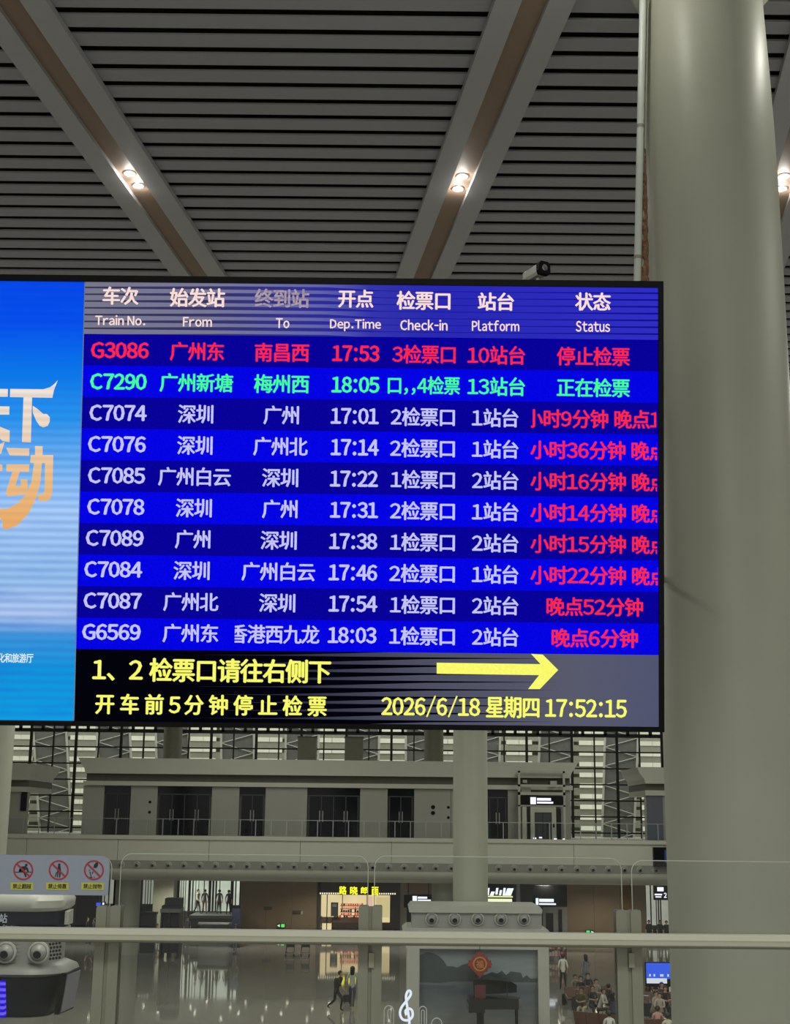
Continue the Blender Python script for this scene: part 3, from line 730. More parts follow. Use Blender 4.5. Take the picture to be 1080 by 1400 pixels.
# -- ground floor shop fronts (plane Y = 100)
YG = 109.4
def gx(px): return at(px, 1245, YG).x
def gz(py): return fZ(py, YG)
zt_ = zs['bot'] + .6
def gbox(name, a, b_, t, bt, m, y0=YG, y1=YG + .2, par=None, **k):
    o = MB().box(gx(a), gx(b_), y0, y1, gz(bt) if bt is not None else GZ, gz(t) if t is not None else zt_).build(name, m, par)
    return tag(o, **k)
gl = empty('wall_ground', (0, YG, GZ), kind='structure')
gbox('wall_section', -140, 104, None, None, mat('gd', (84, 82, 76), .5), par=gl, y0=YG, y1=YG + .3)
gbox('wall_section', 104, 135, None, None, mat('gd2', (50, 46, 44), .5), par=gl)
gbox('wall_section', 213, 240, None, None, mat('gd3', (168, 166, 146), .45), YG - 1.5, YG + .2, par=gl)
for a, b_ in ((328, 363.5), (363.5, 399), (399, 433)): gbox('wood_panel', a + .15, b_ - .15, None, None, brownwall, par=gl)
for a, b_ in ((547, 556), ): gbox('wall_section', a, b_, None, None, mat('gd4', (120, 112, 96), .5), par=gl)
gbox('wood_panel', 556, 593, None, 1224, brownwall, par=gl)
gbox('wall_section', 556, 593, 1224, None, black_m, YG + .1, YG + .2, par=gl)
gbox('wall_section', 593, 667, None, None, mat('gd5', (100, 98, 84), .5), YG + .2, YG + .4, par=gl)
gbox('wall_section', 667, 742, None, None, mat('gd6', (40, 42, 46), .4), YG + .2, YG + .4, par=gl)
gbox('wall_section', 742, 775, None, 1238, mat('gd6', (40, 42, 46), .4), par=gl)
for a, b_ in ((775, 812), (812, 848), (848, 883)): gbox('wood_panel', a + .15, b_ - .15, None, None, brownwall, par=gl)
gbox('wall_section', 918, 1250, None, None, mat('gd', (84, 82, 76), .5), par=gl)
tag(MB().box(XL, XR, YG + 1.0, YG + 5, zt_ - .2, zt_ + .1).build('ceiling_shops', groove_m), kind='structure')
# bright doors with bars, left
win_lit = emit('lit_window', (200, 208, 190), .9, .25, .8, sample=False)
def glazed(idx, a, b_, bars, par_m=win_lit, bot=1268):
    d = empty('door_%d' % idx, (gx(a), YG, GZ), kind='structure')
    gbox('lit_pane', a, b_, None, bot, par_m, YG + .6, YG + .65, par=d)
    gbox('lower_pane', a, b_, bot, None, mat('lowp', (90, 92, 90), .3), YG + .55, YG + .6, par=d)
    for px, w in bars: gbox('mullion', px - w / 2, px + w / 2, None, None, mullion_m, YG + .1, YG + .3, par=d)
    return d
slat_light = emit('lit_slats', (150, 154, 142), .8, sample=False)
glazed(7, 135, 157, [(137, 2), (147, 1), (155, 3)], slat_light, 1240)
glazed(8, 190, 213, [(192, 2.5), (197, .6), (200.5, .6), (204, .6), (209.5, 3)], slat_light, 1240)
glazed(9, 241, 328, [(242.5, 2.5), (246, .6), (249, .6), (252, .6), (257.5, 3), (262, 1.5), (266, .5), (270, .5), (277.5, 1), (285.5, 3.5), (290, 2.5), (294, 2), (299, .8), (316, 4), (321, 1.5), (327, 1.5)], win_lit, 1249)
glazed(10, 882.5, 918, [(883, 2), (890.5, 1.3), (898, .8), (901, 1.3), (904, 1.3)], emit('lit_win2', (180, 182, 168), .75, .15, .8, sample=False), 1262)
def gdist(px, py): return atz(px, py, GZ)
# queue rails / counters before the doors
q = empty('ticket_counter', (gx(300), 98.5, GZ), label='low grey counter in front of the bright glass doors', cat='counter')
MB().box(at(272, 1250, 98.5).x, at(317, 1250, 98.5).x, 98.2, 98.8, GZ + 1.45, GZ + 1.55).build('top', kiosk_g, q)
MB().box(at(274, 1250, 98.5).x, at(315, 1250, 98.5).x, 98.3, 98.7, GZ, GZ + 1.45).build('body', mat('cb', (96, 98, 96), .5), q)
bin_ = empty('blue_cabinet', (gx(324), 98, GZ), label='dark blue cabinet at the right end of the bright doors', cat='cabinet')
MB().box(at(318, 1250, 98).x, at(329, 1250, 98).x, 97.7, 98.3, GZ, fZ(1241, 98)).build('body', mat('blue_cab', (34, 42, 66), .4), bin_)
MB().box(at(317.5, 1250, 98).x, at(329.5, 1250, 98).x, 97.65, 98.35, fZ(1241, 98), fZ(1240, 98)).build('top', bezel, bin_)
# baggage scanner
sc_ = empty('baggage_scanner', (at(234, 1250, 90).x, 90, GZ), label='dark baggage scanner with a monitor on top beside the bright doors', cat='baggage scanner')
def kx(px, Y): return at(px, 1250, Y).x
dk = mat('scanner_dark', (30, 31, 34), .4)
MB().box(kx(221, 90), kx(248, 90), 89.4, 91, fZ(1250, 90), fZ(1245, 90)).build('table_top', mat('scg', (110, 110, 106), .4), sc_)
MB().box(kx(226, 90), kx(248, 90), 89.6, 90.8, fZ(1231, 90), fZ(1240.5, 90)).box(kx(222, 90), kx(248, 90), 89.6, 90.8, fZ(1245, 90), fZ(1241, 90)).build('monitor', dk, sc_)
for px in (222.5, 233, 246.5): MB().box(kx(px, 90) - .05, kx(px, 90) + .05, 89.5, 90.9, GZ, fZ(1250, 90)).build('leg', dk, sc_)
MB().box(kx(224, 90), kx(244, 90), 89.9, 90.8, GZ + .3, fZ(1252, 90)).build('body', mat('scb', (48, 48, 50), .5), sc_)
sc2 = empty('baggage_scanner', (at(200, 1250, 93).x, 93, GZ), label='low dark desk behind the pale column left of the scanner', cat='desk')
MB().box(kx(191, 93), kx(213, 93), 93.1, 93.9, fZ(1254, 93), fZ(1251, 93)).build('desk_top', dk, sc2)
MB().box(kx(192, 93), kx(212, 93), 93.2, 93.8, GZ, fZ(1254, 93)).build('desk_body', mat('deskb', (58, 66, 74), .5), sc2)
ld = empty('raised_landing', (kx(290, 106), 106, GZ), label='raised grey landing just inside the bright glass doors', cat='landing')
LZ = at(285, 1251.5, 105).z
MB().box(kx(259, 105), kx(322, 105), 104.8, 108.6, LZ - .2, LZ).build('deck', mat('landing_grey', (104, 106, 104), .5), ld)
MB().box(kx(260, 105), kx(321, 105), 105, 108.4, GZ, LZ - .2).build('base', mat('landing_dark', (70, 72, 72), .5), ld)
# vents on the brown wall
for i, (px, py, ps) in enumerate(((366, 1243.5, 0), (406, 1248.5, 0))):
    v = empty('wall_vent', (gx(px), YG, gz(py)), label='small dark vent on the brown wall, %s one' % ('left' if i == 0 else 'right'), cat='vent', group='vents on the brown wall')
    gbox('vent_frame', px - 5.5, px + 5.5, py - 2, py + 2, black_m, YG - .06, YG, par=v)
    for d in (-1, 0, 1): gbox('vent_slat', px - 5, px + 5, py + d - .3, py + d + .2, groove_m, YG - .08, YG - .06, par=v)
gbox('wall_plate', 411.5, 414, 1247, 1251.5, kiosk_w, YG - .05, YG, label='small white plate right of the right wall vent', cat='plate')
# green exit lamps
grn = emit('exit_green', (90, 230, 110), 1.1)
for px, py, lab in ((385.5, 1267, 'small green exit sign low on the left brown wall'), (805, 1271.5, 'small green exit sign low on the right brown wall')):
    e_ = empty('exit_sign', (gx(px), YG - .1, gz(py)), label=lab, cat='exit sign')
    gbox('sign_case', px - 5.5, px + 5.5, py - 3, py + 3, mat('exit_case', (20, 50, 26), .5), YG - .15, YG, par=e_)
    sgn = 1 if px < 500 else -1
    gbox('figure_panel', px + sgn * 2 - 2.3, px + sgn * 2 + 2.3, py - 2.2, py + 2.2, grn, YG - .17, YG - .15, par=e_)
    a = gx(px - sgn * 3.4); z = gz(py)
    MB().prism([(a - sgn * .14, z), (a + sgn * .06, z + .1), (a + sgn * .06, z - .1)], 'y', YG - .17, YG - .15).build('arrow', emit('exit_arrow', (190, 255, 200), 1.2), e_)

# -- the shop
sh = empty('shop', (gx(490), YG, GZ), label='brightly lit snack shop with a yellow sign under the concourse', cat='shop')
frame_d = mat('shop_dark', (44, 40, 40), .5)
gbox('fascia', 435, 547, None, 1224, frame_d, YG - .1, YG + .3, par=sh)
gbox('pier', 433.5, 438, None, None, frame_d, YG - .1, YG + .4, par=sh); gbox('pier', 533, 547, 1224, None, frame_d, YG - .1, YG + .4, par=sh)
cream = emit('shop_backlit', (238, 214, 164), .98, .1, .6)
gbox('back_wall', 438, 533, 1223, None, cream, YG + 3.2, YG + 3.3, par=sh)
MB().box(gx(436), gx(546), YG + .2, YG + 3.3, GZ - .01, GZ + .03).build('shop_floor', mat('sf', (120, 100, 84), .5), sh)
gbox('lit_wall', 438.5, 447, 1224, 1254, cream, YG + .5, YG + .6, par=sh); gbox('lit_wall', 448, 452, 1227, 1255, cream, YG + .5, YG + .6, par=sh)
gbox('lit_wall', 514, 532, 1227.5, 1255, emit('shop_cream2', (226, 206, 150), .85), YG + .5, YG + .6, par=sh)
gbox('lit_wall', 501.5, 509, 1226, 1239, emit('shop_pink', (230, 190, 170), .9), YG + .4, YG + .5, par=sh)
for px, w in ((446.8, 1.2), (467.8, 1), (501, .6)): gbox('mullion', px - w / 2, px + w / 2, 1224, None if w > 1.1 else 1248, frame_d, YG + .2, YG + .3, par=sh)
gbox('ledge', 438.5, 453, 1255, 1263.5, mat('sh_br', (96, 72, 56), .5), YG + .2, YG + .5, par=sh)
gbox('counter', 453, 533, 1263, None, mat('sh_ct', (70, 52, 46), .5), YG + .8, YG + 1.5, par=sh)
gbox('display_base', 452, 497, 1256, 1263, mat('sh_ct2', (110, 84, 70), .5), YG + .9, YG + 1.4, par=sh)
rnd = random.Random(11)
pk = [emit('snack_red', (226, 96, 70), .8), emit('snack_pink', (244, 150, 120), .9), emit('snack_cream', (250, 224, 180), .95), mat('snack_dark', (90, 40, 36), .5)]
for r_ in range(5):
    py = 1237 + r_ * 4.4
    gbox('shelf', 464, 497, py + 3.6, py + 4.2, frame_d, YG + 1.6, YG + 2.0, par=sh)
    for k in range(10):
        px = 465 + k * 3.15; m = pk[(0, 1, 3, 0, 2)[r_]] if rnd.random() < .6 else rnd.choice(pk)
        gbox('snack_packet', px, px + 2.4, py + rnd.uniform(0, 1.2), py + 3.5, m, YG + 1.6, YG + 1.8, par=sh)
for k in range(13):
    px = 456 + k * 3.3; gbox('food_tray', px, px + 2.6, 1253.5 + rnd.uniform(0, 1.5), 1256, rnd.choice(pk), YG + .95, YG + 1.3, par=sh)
gbox('menu_board', 452, 462, 1235, 1254, mat('menu', (70, 70, 72), .5), YG + .4, YG + .45, par=sh); gbox('menu_picture', 454, 460, 1237, 1241, mat('menu2', (150, 148, 140), .5), YG + .36, YG + .4, par=sh)
yel = emit('shop_yellow', (255, 245, 30), 1.5)
sp_ = empty('x', (0, 0, 0)); 
def vtext(s, a, b_, t, bt, Y, m, par, off=.02, name='lettering'):
    """upright lettering facing the viewer on plane Y"""
    hold = glyphs(s, off); xs = [v.co.x for v in hold.vertices]; ys = [v.co.y for v in hold.vertices]
    A, B = at(a, (t + bt) / 2, Y), at(b_, (t + bt) / 2, Y); zt, zb = at((a + b_) / 2, t, Y).z, at((a + b_) / 2, bt, Y).z
    x_0, x_1, y_0, y_1 = min(xs), max(xs), min(ys), max(ys); q = par; base = Vector((0, 0, 0))
    while q is not None: base += q.location; q = q.parent
    for v in hold.vertices:
        p = Vector((A.x + (v.co.x - x_0) / (x_1 - x_0) * (B.x - A.x), Y - v.co.z * .0001, zb + (v.co.y - y_0) / (y_1 - y_0) * (zt - zb))); v.co = p - base
    hold.materials.clear(); hold.materials.append(m); o = bpy.data.objects.new(name, hold); COL.objects.link(o); o.parent = par
    return o
bpy.data.objects.remove(sp_)
vtext('路', 463.5, 474, 1211.5, 1223, YG - .13, yel, sh, .03); vtext('晓', 478.5, 489, 1212, 1223.5, YG - .13, yel, sh, .03)
vtext('郎', 493, 503, 1212.5, 1222, YG - .13, yel, sh, .03); vtext('面', 508, 517.5, 1212.5, 1224, YG - .13, yel, sh, .03)
mb = MB()
for px in list(range(438, 464, 3)) + list(range(519, 543, 3)):
    p = at(px, 1221.5 + (px - 440) * .006, YG - .12); mb.box(p.x - .05, p.x + .05, YG - .13, YG - .11, p.z - .05, p.z + .06)
mb.build('small_lettering', emit('shop_small', (250, 240, 210), 1.2), sh)
gbox('side_sign', 534, 540, 1244, 1254, mat('ssg', (40, 52, 56), .4), YG - .14, YG - .1, par=sh)
# overhead signs (hung)
def hung_sign(a, b_, t, bt, Y, lab, parts, cat='sign'):
    p = at((a + b_) / 2, t, Y); s = empty('hanging_sign', p, label=lab, cat=cat)
    P0, P1 = at(a, bt, Y), at(b_, t, Y)
    MB().box(P0.x, P1.x, Y, Y + .2, P0.z, P1.z).build('casing', black_m, s)
    hz = zs['bot']
    if P1.z < hz - .05:
        for fx_ in (.15, .85):
            x = P0.x + (P1.x - P0.x) * fx_; MB().box(x - .03, x + .03, Y + .08, Y + .12, P1.z, hz + .3).build('hanger', bezel, s)
    for (pa, pb, pt, pbt, m) in parts:
        A, B = at(pa, pbt, Y), at(pb, pt, Y); MB().box(A.x, B.x, Y - .02, Y, A.z, B.z).build('lit_field', m, s)
    return s
hung_sign(552, 592, 1223, 1241, 96, 'black sign with white lit lettering left of the pale column', [(564, 570, 1225, 1232, sgl), (571, 584, 1226, 1228.6, sgl), (571, 589, 1230, 1231.6, sgl)])
ps = hung_sign(666.5, 703, 1209, 1236, 97, 'bright white and yellow lit advertising sign right of the tall white column', [(667, 700, 1229, 1235, emit('adv', (236, 240, 200), 1.2)), (667, 701, 1225, 1226.8, emit('advy', (225, 230, 150), 1.1))])
mb = MB()
for a, b_, t, bt in ((667, 669, 1214, 1224), (671, 676, 1219, 1224.5), (678, 681, 1214, 1223), (683, 686, 1217, 1224), (688, 691, 1214, 1224.5), (692.5, 701, 1214.5, 1224.5)):
    A, B = at(a, bt, 96.95), at(b_, t, 96.95); q3 = (B.x - A.x) * .3; mb.prism([(A.x - q3, A.z), (B.x - q3, A.z), (B.x + q3 * .5, B.z), (A.x + q3 * .5, B.z)], 'y', 96.94, 96.97)
mb.build('bright_lettering', sgl, ps)
pil = MB().tube((kx(709, 95), 95, GZ), (kx(709, 95), 95, zs['bot'] + .02), .12, n=16).build('steel_pillar', steel); tag(pil, 'thin shiny steel pillar right of the bright advertising sign', 'pillar')
hung_sign(728, 775, 1211, 1238, 97, 'black sign with white lit lettering above the grey lift doors', [(732.5, 736, 1228, 1237, sgl), (737, 757, 1229, 1233, sgl), (737, 760, 1235, 1237, sgl)])
dd = empty('grey_doorway', (gx(760), YG, GZ), label='grey framed doorway under the black sign right of the kiosk', cat='doorway')
gbox('frame', 742, 775, 1238, None, mat('gdw', (122, 122, 116), .45), YG - .1, YG + .1, par=dd); gbox('door_leaf', 746, 756, 1246, None, dark_glass, YG - .14, YG - .1, par=dd); gbox('door_leaf', 763, 768, 1241, None, dark_glass, YG - .14, YG - .1, par=dd)
s2 = hung_sign(894, 925, 1211, 1230.5, 97, 'black hanging sign with white symbols and the number 2 beside the huge column', [(895, 905, 1222, 1224, sgl), (896, 904, 1225.5, 1227, sgl), (898.5, 907, 1213, 1218.5, sgl)])
vtext('2', 907.5, 911.5, 1220.5, 1227.5, 96.95, sgl, s2, .04)
s3 = hung_sign(131, 144, 1233, 1240, 94, 'tiny blue lit sign behind the left glass panel edge', [(131.5, 138, 1234, 1239, emit('tinyblue', (60, 90, 220), 1)), (140, 142.5, 1234, 1237, sgl)])
# soffit lamps whose images sparkle in the floor
slm = emit('soffit_lamp', (255, 248, 226), 14, sample=False)
lsrc = None
rl = random.Random(5)
for j, Y in enumerate((98.5, 101.5, 104.5, 107.3)):
    for k in range(-7, 7):
        x = k * 2.9 + (1.3 if j % 2 else 0) + rl.uniform(-.3, .3)
        if lsrc is None:
            lsrc = empty('soffit_light', (x, Y, zs['bot'] - .01), label='small round spotlight under the concourse slab', cat='ceiling light', group='spotlights under the concourse slab')
            MB().lathe([(.001, -.005), (.09, -.005)], (0, 0, 0), 10).build('lens', slm, lsrc, local=True); MB().lathe([(.09, -.006), (.12, -.01), (.13, 0)], (0, 0, 0), 10).build('trim_ring', steel, lsrc, local=True)
        else:
            o = lsrc.copy(); COL.objects.link(o); o.location = (x, Y, zs['bot'] - .01)
            for c in lsrc.children: d = c.copy(); COL.objects.link(d); d.parent = o
for k in range(-4, 6):
    l = bpy.data.lights.new('soffit_glow', 'SPOT'); l.energy = 700; l.spot_size = math.radians(150); l.spot_blend = .6; l.shadow_soft_size = .09; l.color = (1, .98, .88)
    o = bpy.data.objects.new('soffit_glow', l); o.location = (k * 5.2, 105 if k % 2 else 97, zs['bot'] - .08); COL.objects.link(o)

# ================================================================== LEFT KIOSK (Y ~ 41)
YK = 41.0
def rr(x0, x1, y0, y1, r, n=8):
    pts = []
    for cx_, cy_, a0 in ((x1 - r, y0 + r, -90), (x1 - r, y1 - r, 0), (x0 + r, y1 - r, 90), (x0 + r, y0 + r, 180)):
        for i in range(n + 1):
            a = math.radians(a0 + 90 * i / n); pts.append((cx_ + r * math.cos(a), cy_ + r * math.sin(a)))
    return pts
def loft(levels, X0, X1, Ya, Yb, r, caps=True):
    """levels = [(z, inset)]"""
    mb = MB(); vs = []; n = None
    for z, ins in levels:
        P = rr(X0 + ins, X1 - ins, Ya + ins, Yb - ins, max(.05, r - ins * .6)); n = len(P); vs += [(p[0], p[1], z) for p in P]
    fs = []
    for k in range(len(levels) - 1):
        for i in range(n): j = (i + 1) % n; fs.append((k * n + i, k * n + j, (k + 1) * n + j, (k + 1) * n + i))
    mb.add(vs, fs, smooth=True)
    if caps: mb.add(vs, [tuple(range(n))[::-1], tuple(range((len(levels) - 1) * n, len(levels) * n))])
    return mb
def zk(py, x=50): return at(x, py, YK).z
X1k = at(84, 1240, YK).x - .06; X0k = X1k - 8.5
kl = empty('information_kiosk', ((X0k + X1k) / 2, 42.4, GZ), label='rounded grey and navy information kiosk with air nozzles at the lower left', cat='kiosk')
Ya, Yb, RR = YK, YK + 2.9, .9
loft([(zk(1247), .12), (zk(1242), .02), (zk(1232), .0), (zk(1224), .1), (zk(1222), .5)], X0k, X1k, Ya, Yb, RR).build('roof_cap', kiosk_w, kl)
loft([(zk(1272), .16), (zk(1246.5), .16)], X0k, X1k, Ya, Yb, RR).build('sign_band', navy, kl)
loft([(zk(1276), .1), (zk(1272), .1)], X0k, X1k, Ya, Yb, RR).build('moulding', kiosk_w, kl)
loft([(zk(1318), .22), (zk(1276), .2)], X0k, X1k, Ya, Yb, RR).build('duct_band', mat('duct_grey', (148, 148, 146), .45), kl)
for k in range(5):
    z = zk(1291 + k * 5.2); loft([(z - .018, .19), (z + .018, .19)], X0k, X1k - .25, Ya, Yb, RR, caps=False).build('rib', kiosk_g, kl)
loft([(zk(1338), .1), (zk(1332), -.2), (zk(1326), -.14), (zk(1318), .22)], X0k, X1k, Ya, Yb, RR).build('ledge', mat('ledge_grey', (118, 118, 116), .45), kl)
loft([(zk(1394), .36), (zk(1338), .0)], X0k, X1k, Ya, Yb, RR).build('screen_band', navy, kl)
loft([(GZ, .9), (zk(1398), .36), (zk(1394), .3)], X0k, X1k, Ya, Yb, RR).build('base', kiosk_w, kl)
for px in (-36, 8, 53):
    n_ = nozzle_src(.30, kl); p = at(px, 1302, YK + .15); n_.location = p - Vector(kl.location) + Vector((0, 0, 0))
vtext('站', -1, 10, 1249, 1262, YK + .13, emit('kiosk_text', (170, 176, 186), .6), kl, .03); vtext('云', -14, -3, 1249, 1262, YK + .13, MATS['kiosk_text'], kl, .03)
vtext('Station', 3.5, 26, 1264, 1270.5, YK + .13, MATS['kiosk_text'], kl, .015)
ks = at(7.5, 1340, YK).x
led_k = led('kiosk_led', lambda nt, e, tc, sep: nt.links.new(mixc(nt, stripes(nt, sep.outputs[2], .16, .5), rgb((30, 0, 210)), rgb((110, 90, 245))), e.inputs[0]))
MB().box(ks - 3, ks, YK + .02, YK + .4, zk(1392), zk(1339)).build('led_screen', led_k, kl)
# side screen panel on the rounded corner
def quad_box(P, d, m, name, par):
    vs = P + [p + d for p in P]; MB().add(vs, [(0, 1, 2, 3), (7, 6, 5, 4), (0, 4, 5, 1), (1, 5, 6, 2), (2, 6, 7, 3), (3, 7, 4, 0)]).build(name, m, par)
sp4 = [at(89, 1330.5, 41.25), at(109, 1322.5, 43.4), at(98.5, 1378, 43.3), at(78.5, 1387, 41.2)]
off_ = Vector((.05, -.05, 0))
quad_box([p + off_ for p in sp4], Vector((-.15, .05, 0)), bezel, 'side_screen_frame', kl)
cen = sum(sp4, Vector()) / 4
quad_box([cen + (p - cen) * .9 + off_ * 1.6 for p in sp4], Vector((-.05, .05, 0)), mat('side_scr', (120, 120, 140), .3), 'side_screen', kl)
# perforated speaker patch right of nozzles
mb = MB()
for i in range(4):
    for j in range(5):
        p = at(68.5 + i * 4.3 + (j % 2) * 1.2, 1291 + j * 5 - i * .6, YK + .2 + (0, 0, .08, .3)[i]); mb.sphere(p, .04, 6, 4)
mb.build('speaker_hole', black_m, kl)['kind'] = 'stuff'
nq = [at(89.5, 1246, 41.9), at(96, 1242.5, 42.9), at(95, 1262, 42.9), at(88.5, 1264, 41.9)]; quad_box([p + Vector((.1, 0, 0)) for p in nq], Vector((-.12, .03, 0)), kiosk_w, 'side_notice', kl)

# ================================================================== PIANO KIOSK (Y ~ 58)
YP = 58.0
def pX(px, py=1300, Y=YP): return at(px, py, Y).x
def pZ(py, Y=YP): return at(650, py, Y).z
pk_ = empty('piano_kiosk', (pX(650), YP, GZ), label='grey duct kiosk with five air nozzles over a lake mural', cat='kiosk')
MB().prism([(pX(562), pZ(1238)), (pX(738), pZ(1238)), (pX(742), pZ(1243)), (pX(741), pZ(1248)), (pX(559), pZ(1248)), (pX(558), pZ(1243))], 'y', YP - .15, YP + 3).build('roof_cap', kiosk_w, pk_)
MB().box(pX(563), pX(741), YP - .02, YP + 2.9, pZ(1269), pZ(1248)).build('duct_band', kiosk_g, pk_)
MB().prism([(pX(556), pZ(1269)), (pX(748), pZ(1269)), (pX(752), pZ(1274)), (pX(751), pZ(1280)), (pX(551), pZ(1280)), (pX(550), pZ(1274))], 'y', YP - .3, YP + 3.1).build('ledge', kiosk_w, pk_)
MB().box(pX(555), pX(750), YP - .1, YP + 3, pZ(1297.5), pZ(1280)).build('lintel', kiosk_w, pk_)
for a, b_ in ((556.5, 573.5), (735, 750)): MB().box(pX(a), pX(b_), YP - .1, YP + 3, GZ, pZ(1297.5)).build('pillar', kiosk_w, pk_)
for px in (590, 621.5, 653, 684.5, 716):
    n_ = nozzle_src(.26, pk_); n_.location = (pX(px, 1256), YP - .05, at(px, 1256.5, YP).z); n_.location = n_.location - Vector(pk_.location)
def mural_nodes(nt, e, tc, sep):
    pass
mm = bpy.data.materials.new('mural_print'); mm.use_nodes = True; nt = mm.node_tree; b = nt.nodes['Principled BSDF']; b.inputs['Roughness'].default_value = .12
tc = nt.nodes.new('ShaderNodeTexCoord'); sep = nt.nodes.new('ShaderNodeSeparateXYZ'); nt.links.new(tc.outputs['Object'], sep.inputs[0])
c = ramp(nt, [(0, (136, 140, 138)), (.2, (112, 118, 122)), (.4, (88, 95, 106)), (.55, (112, 122, 128)), (.62, (146, 156, 160)), (.8, (138, 148, 152)), (1, (126, 134, 138))], sep.outputs[2], pZ(1397) - GZ, pZ(1297) - GZ)
n = nt.nodes.new('ShaderNodeTexNoise'); mp_ = nt.nodes.new('ShaderNodeMapping'); mp_.inputs['Scale'].default_value = (.7, 1, 5); n.inputs['Scale'].default_value = 1.3
nt.links.new(tc.outputs['Object'], mp_.inputs[0]); nt.links.new(mp_.outputs[0], n.inputs[0])
c = mixc(nt, math_(nt, 'MULTIPLY', n.outputs['Fac'], .4), c, rgb((60, 64, 84))); nt.links.new(c, b.inputs['Base Color'])
MB().box(pX(573.5), pX(735), YP + .2, YP + .3, GZ, pZ(1297.5)).build('lake_mural', mm, pk_)
mt = mat('mural_trees', (66, 74, 80), .15, var=.15, scale=4)
def mpoly(pts, m=mt, d=.01): MB().prism([(at(x, y, YP + .2).x, at(x, y, YP + .2).z) for x, y in pts], 'y', YP + .2 - d, YP + .2).build('mural_trees', m, pk_)
mpoly([(574, 1306), (583, 1302), (592, 1303), (600, 1307), (607, 1314), (611, 1321), (618, 1321), (625, 1323), (632, 1319), (640, 1317), (648, 1318), (653, 1330), (650, 1342), (620, 1342), (600, 1344), (574, 1343)])
mpoly([(650, 1334), (663, 1333), (672, 1329), (680, 1331), (686, 1327), (692, 1333), (698, 1328), (705, 1329), (712, 1330), (715, 1337), (720, 1333), (725, 1338), (734.5, 1338), (734.5, 1343), (650, 1343)])
mpoly([(574, 1346), (600, 1347), (625, 1348), (615, 1353), (590, 1352), (574, 1354)], mat('mural_water', (78, 86, 96), .15))
# round stage
st = MB().lathe([(.01, GZ + .12), (2.1, GZ + .12), (2.1, GZ + .001)], (pX(650), 55.6, 0), 48); tag(st.build('stage', mat('stage_grey', (150, 150, 144), .3)), 'low pale round stage under the black piano', 'stage')
# Chinese knot
kp = at(656, 1318, YP - .6); kn = empty('lucky_knot', kp, label='red diamond shaped hanging knot ornament over the piano', cat='ornament')
red = mat('knot_red', (140, 54, 42), .6, var=.2, scale=9); gold_m = mat('knot_gold', (190, 130, 70), .5)
D = .5
MB().prism([(-D, 0), (0, -D), (D, 0), (0, D)], 'y', -.05, .05).build('knot_body', red, kn, local=True)
for k in range(4):
    for t in (.2, .5, .8):
        a = Vector((math.cos(k * PI / 2), 0, math.sin(k * PI / 2))) * D; b_ = Vector((math.cos((k + 1) * PI / 2), 0, math.sin((k + 1) * PI / 2))) * D
        MB().sphere(a.lerp(b_, t), .05, 8, 6).build('knot_loop', red, kn, local=True)
MB().lathe([(.22, -.06), (.25, -.075), (.28, -.06)], (0, 0, 0), 24, axis='y').build('ring', gold_m, kn, local=True)
vtext('福', 651, 661, 1313, 1323.5, YP - .68, gold_m, kn, .02)
MB().tube((0, 0, D), (0, 0, 1.0), .012).build('cord', mullion_m, kn, local=True)
MB().tube((0, 0, -D), (0, 0, -D - .25), .03, .06).build('tassel', red, kn, local=True)
MB().box(-.02, .02, 0, .48, .98, 1.02).build('hook', mullion_m, kn, local=True)
# piano
YPi = 56.0
pn = empty('grand_piano', (at(675, 1390, YPi).x, YPi, GZ + .12), label='black grand piano with raised lid on the round stage', cat='piano')
blk = mat('piano_black', (16, 16, 18), .12, var=.0)
def px_(x): return (x - 675) / FPX * YPi
def pz_(y): return at(675, y, YPi).z - (GZ + .12)
MB().prism([(px_(642), -.75), (px_(706), -.6), (px_(710), -.2), (px_(700), .35), (px_(680), .6), (px_(642), .75)], 'z', pz_(1377), pz_(1363)).build('case', blk, pn, local=True)
MB().box(px_(641), px_(662), -.85, .8, pz_(1381), pz_(1370)).build('keybed', blk, pn, local=True)
mb = MB(); L0 = [(px_(650), .6, pz_(1363)), (px_(706), .3, pz_(1358)), (px_(707), .62, pz_(1349)), (px_(700), .72, pz_(1345)), (px_(672), .8, pz_(1338)), (px_(650), .85, pz_(1342))]
mb.add([Vector(p) for p in L0] + [Vector(p) + Vector((0, .04, 0)) for p in L0], [tuple(range(6)), tuple(range(6, 12))[::-1]] + [(i, (i + 1) % 6, 6 + (i + 1) % 6, 6 + i) for i in range(6)]); mb.build('lid', blk, pn, local=True)
MB().tube((px_(692), -.4, pz_(1363)), (px_(694), .6, pz_(1348)), .015).build('lid_prop', blk, pn, local=True)
for x, y in ((656, -.6), (704, -.2), (656, .6)): MB().tube((px_(x), y, 0), (px_(x), y, pz_(1377)), .045, .07, n=10).build('leg', blk, pn, local=True)
MB().box(px_(650), px_(664), -.3, -.26, pz_(1363), pz_(1346)).build('sign_reflection', mat('reflection_red', (90, 36, 44), .3), pn, local=True)  # red panel standing in for a sign panel's reflection
MB().box(px_(657), px_(662), -.1, .1, .02, pz_(1378)).build('pedal_lyre', blk, pn, local=True)
s_t = empty('piano_stool', (at(633, 1400, 55.2).x, 55.2, GZ + .12), label='small black stool left of the grand piano', cat='stool')
MB().box(-.2, .2, -.2, .2, .42, .6).build('seat', blk, s_t, local=True)
for a in (-1, 1):
    for c2 in (-1, 1): MB().tube((a * .17, c2 * .17, 0), (a * .17, c2 * .17, .42), .018).build('leg', blk, s_t, local=True)
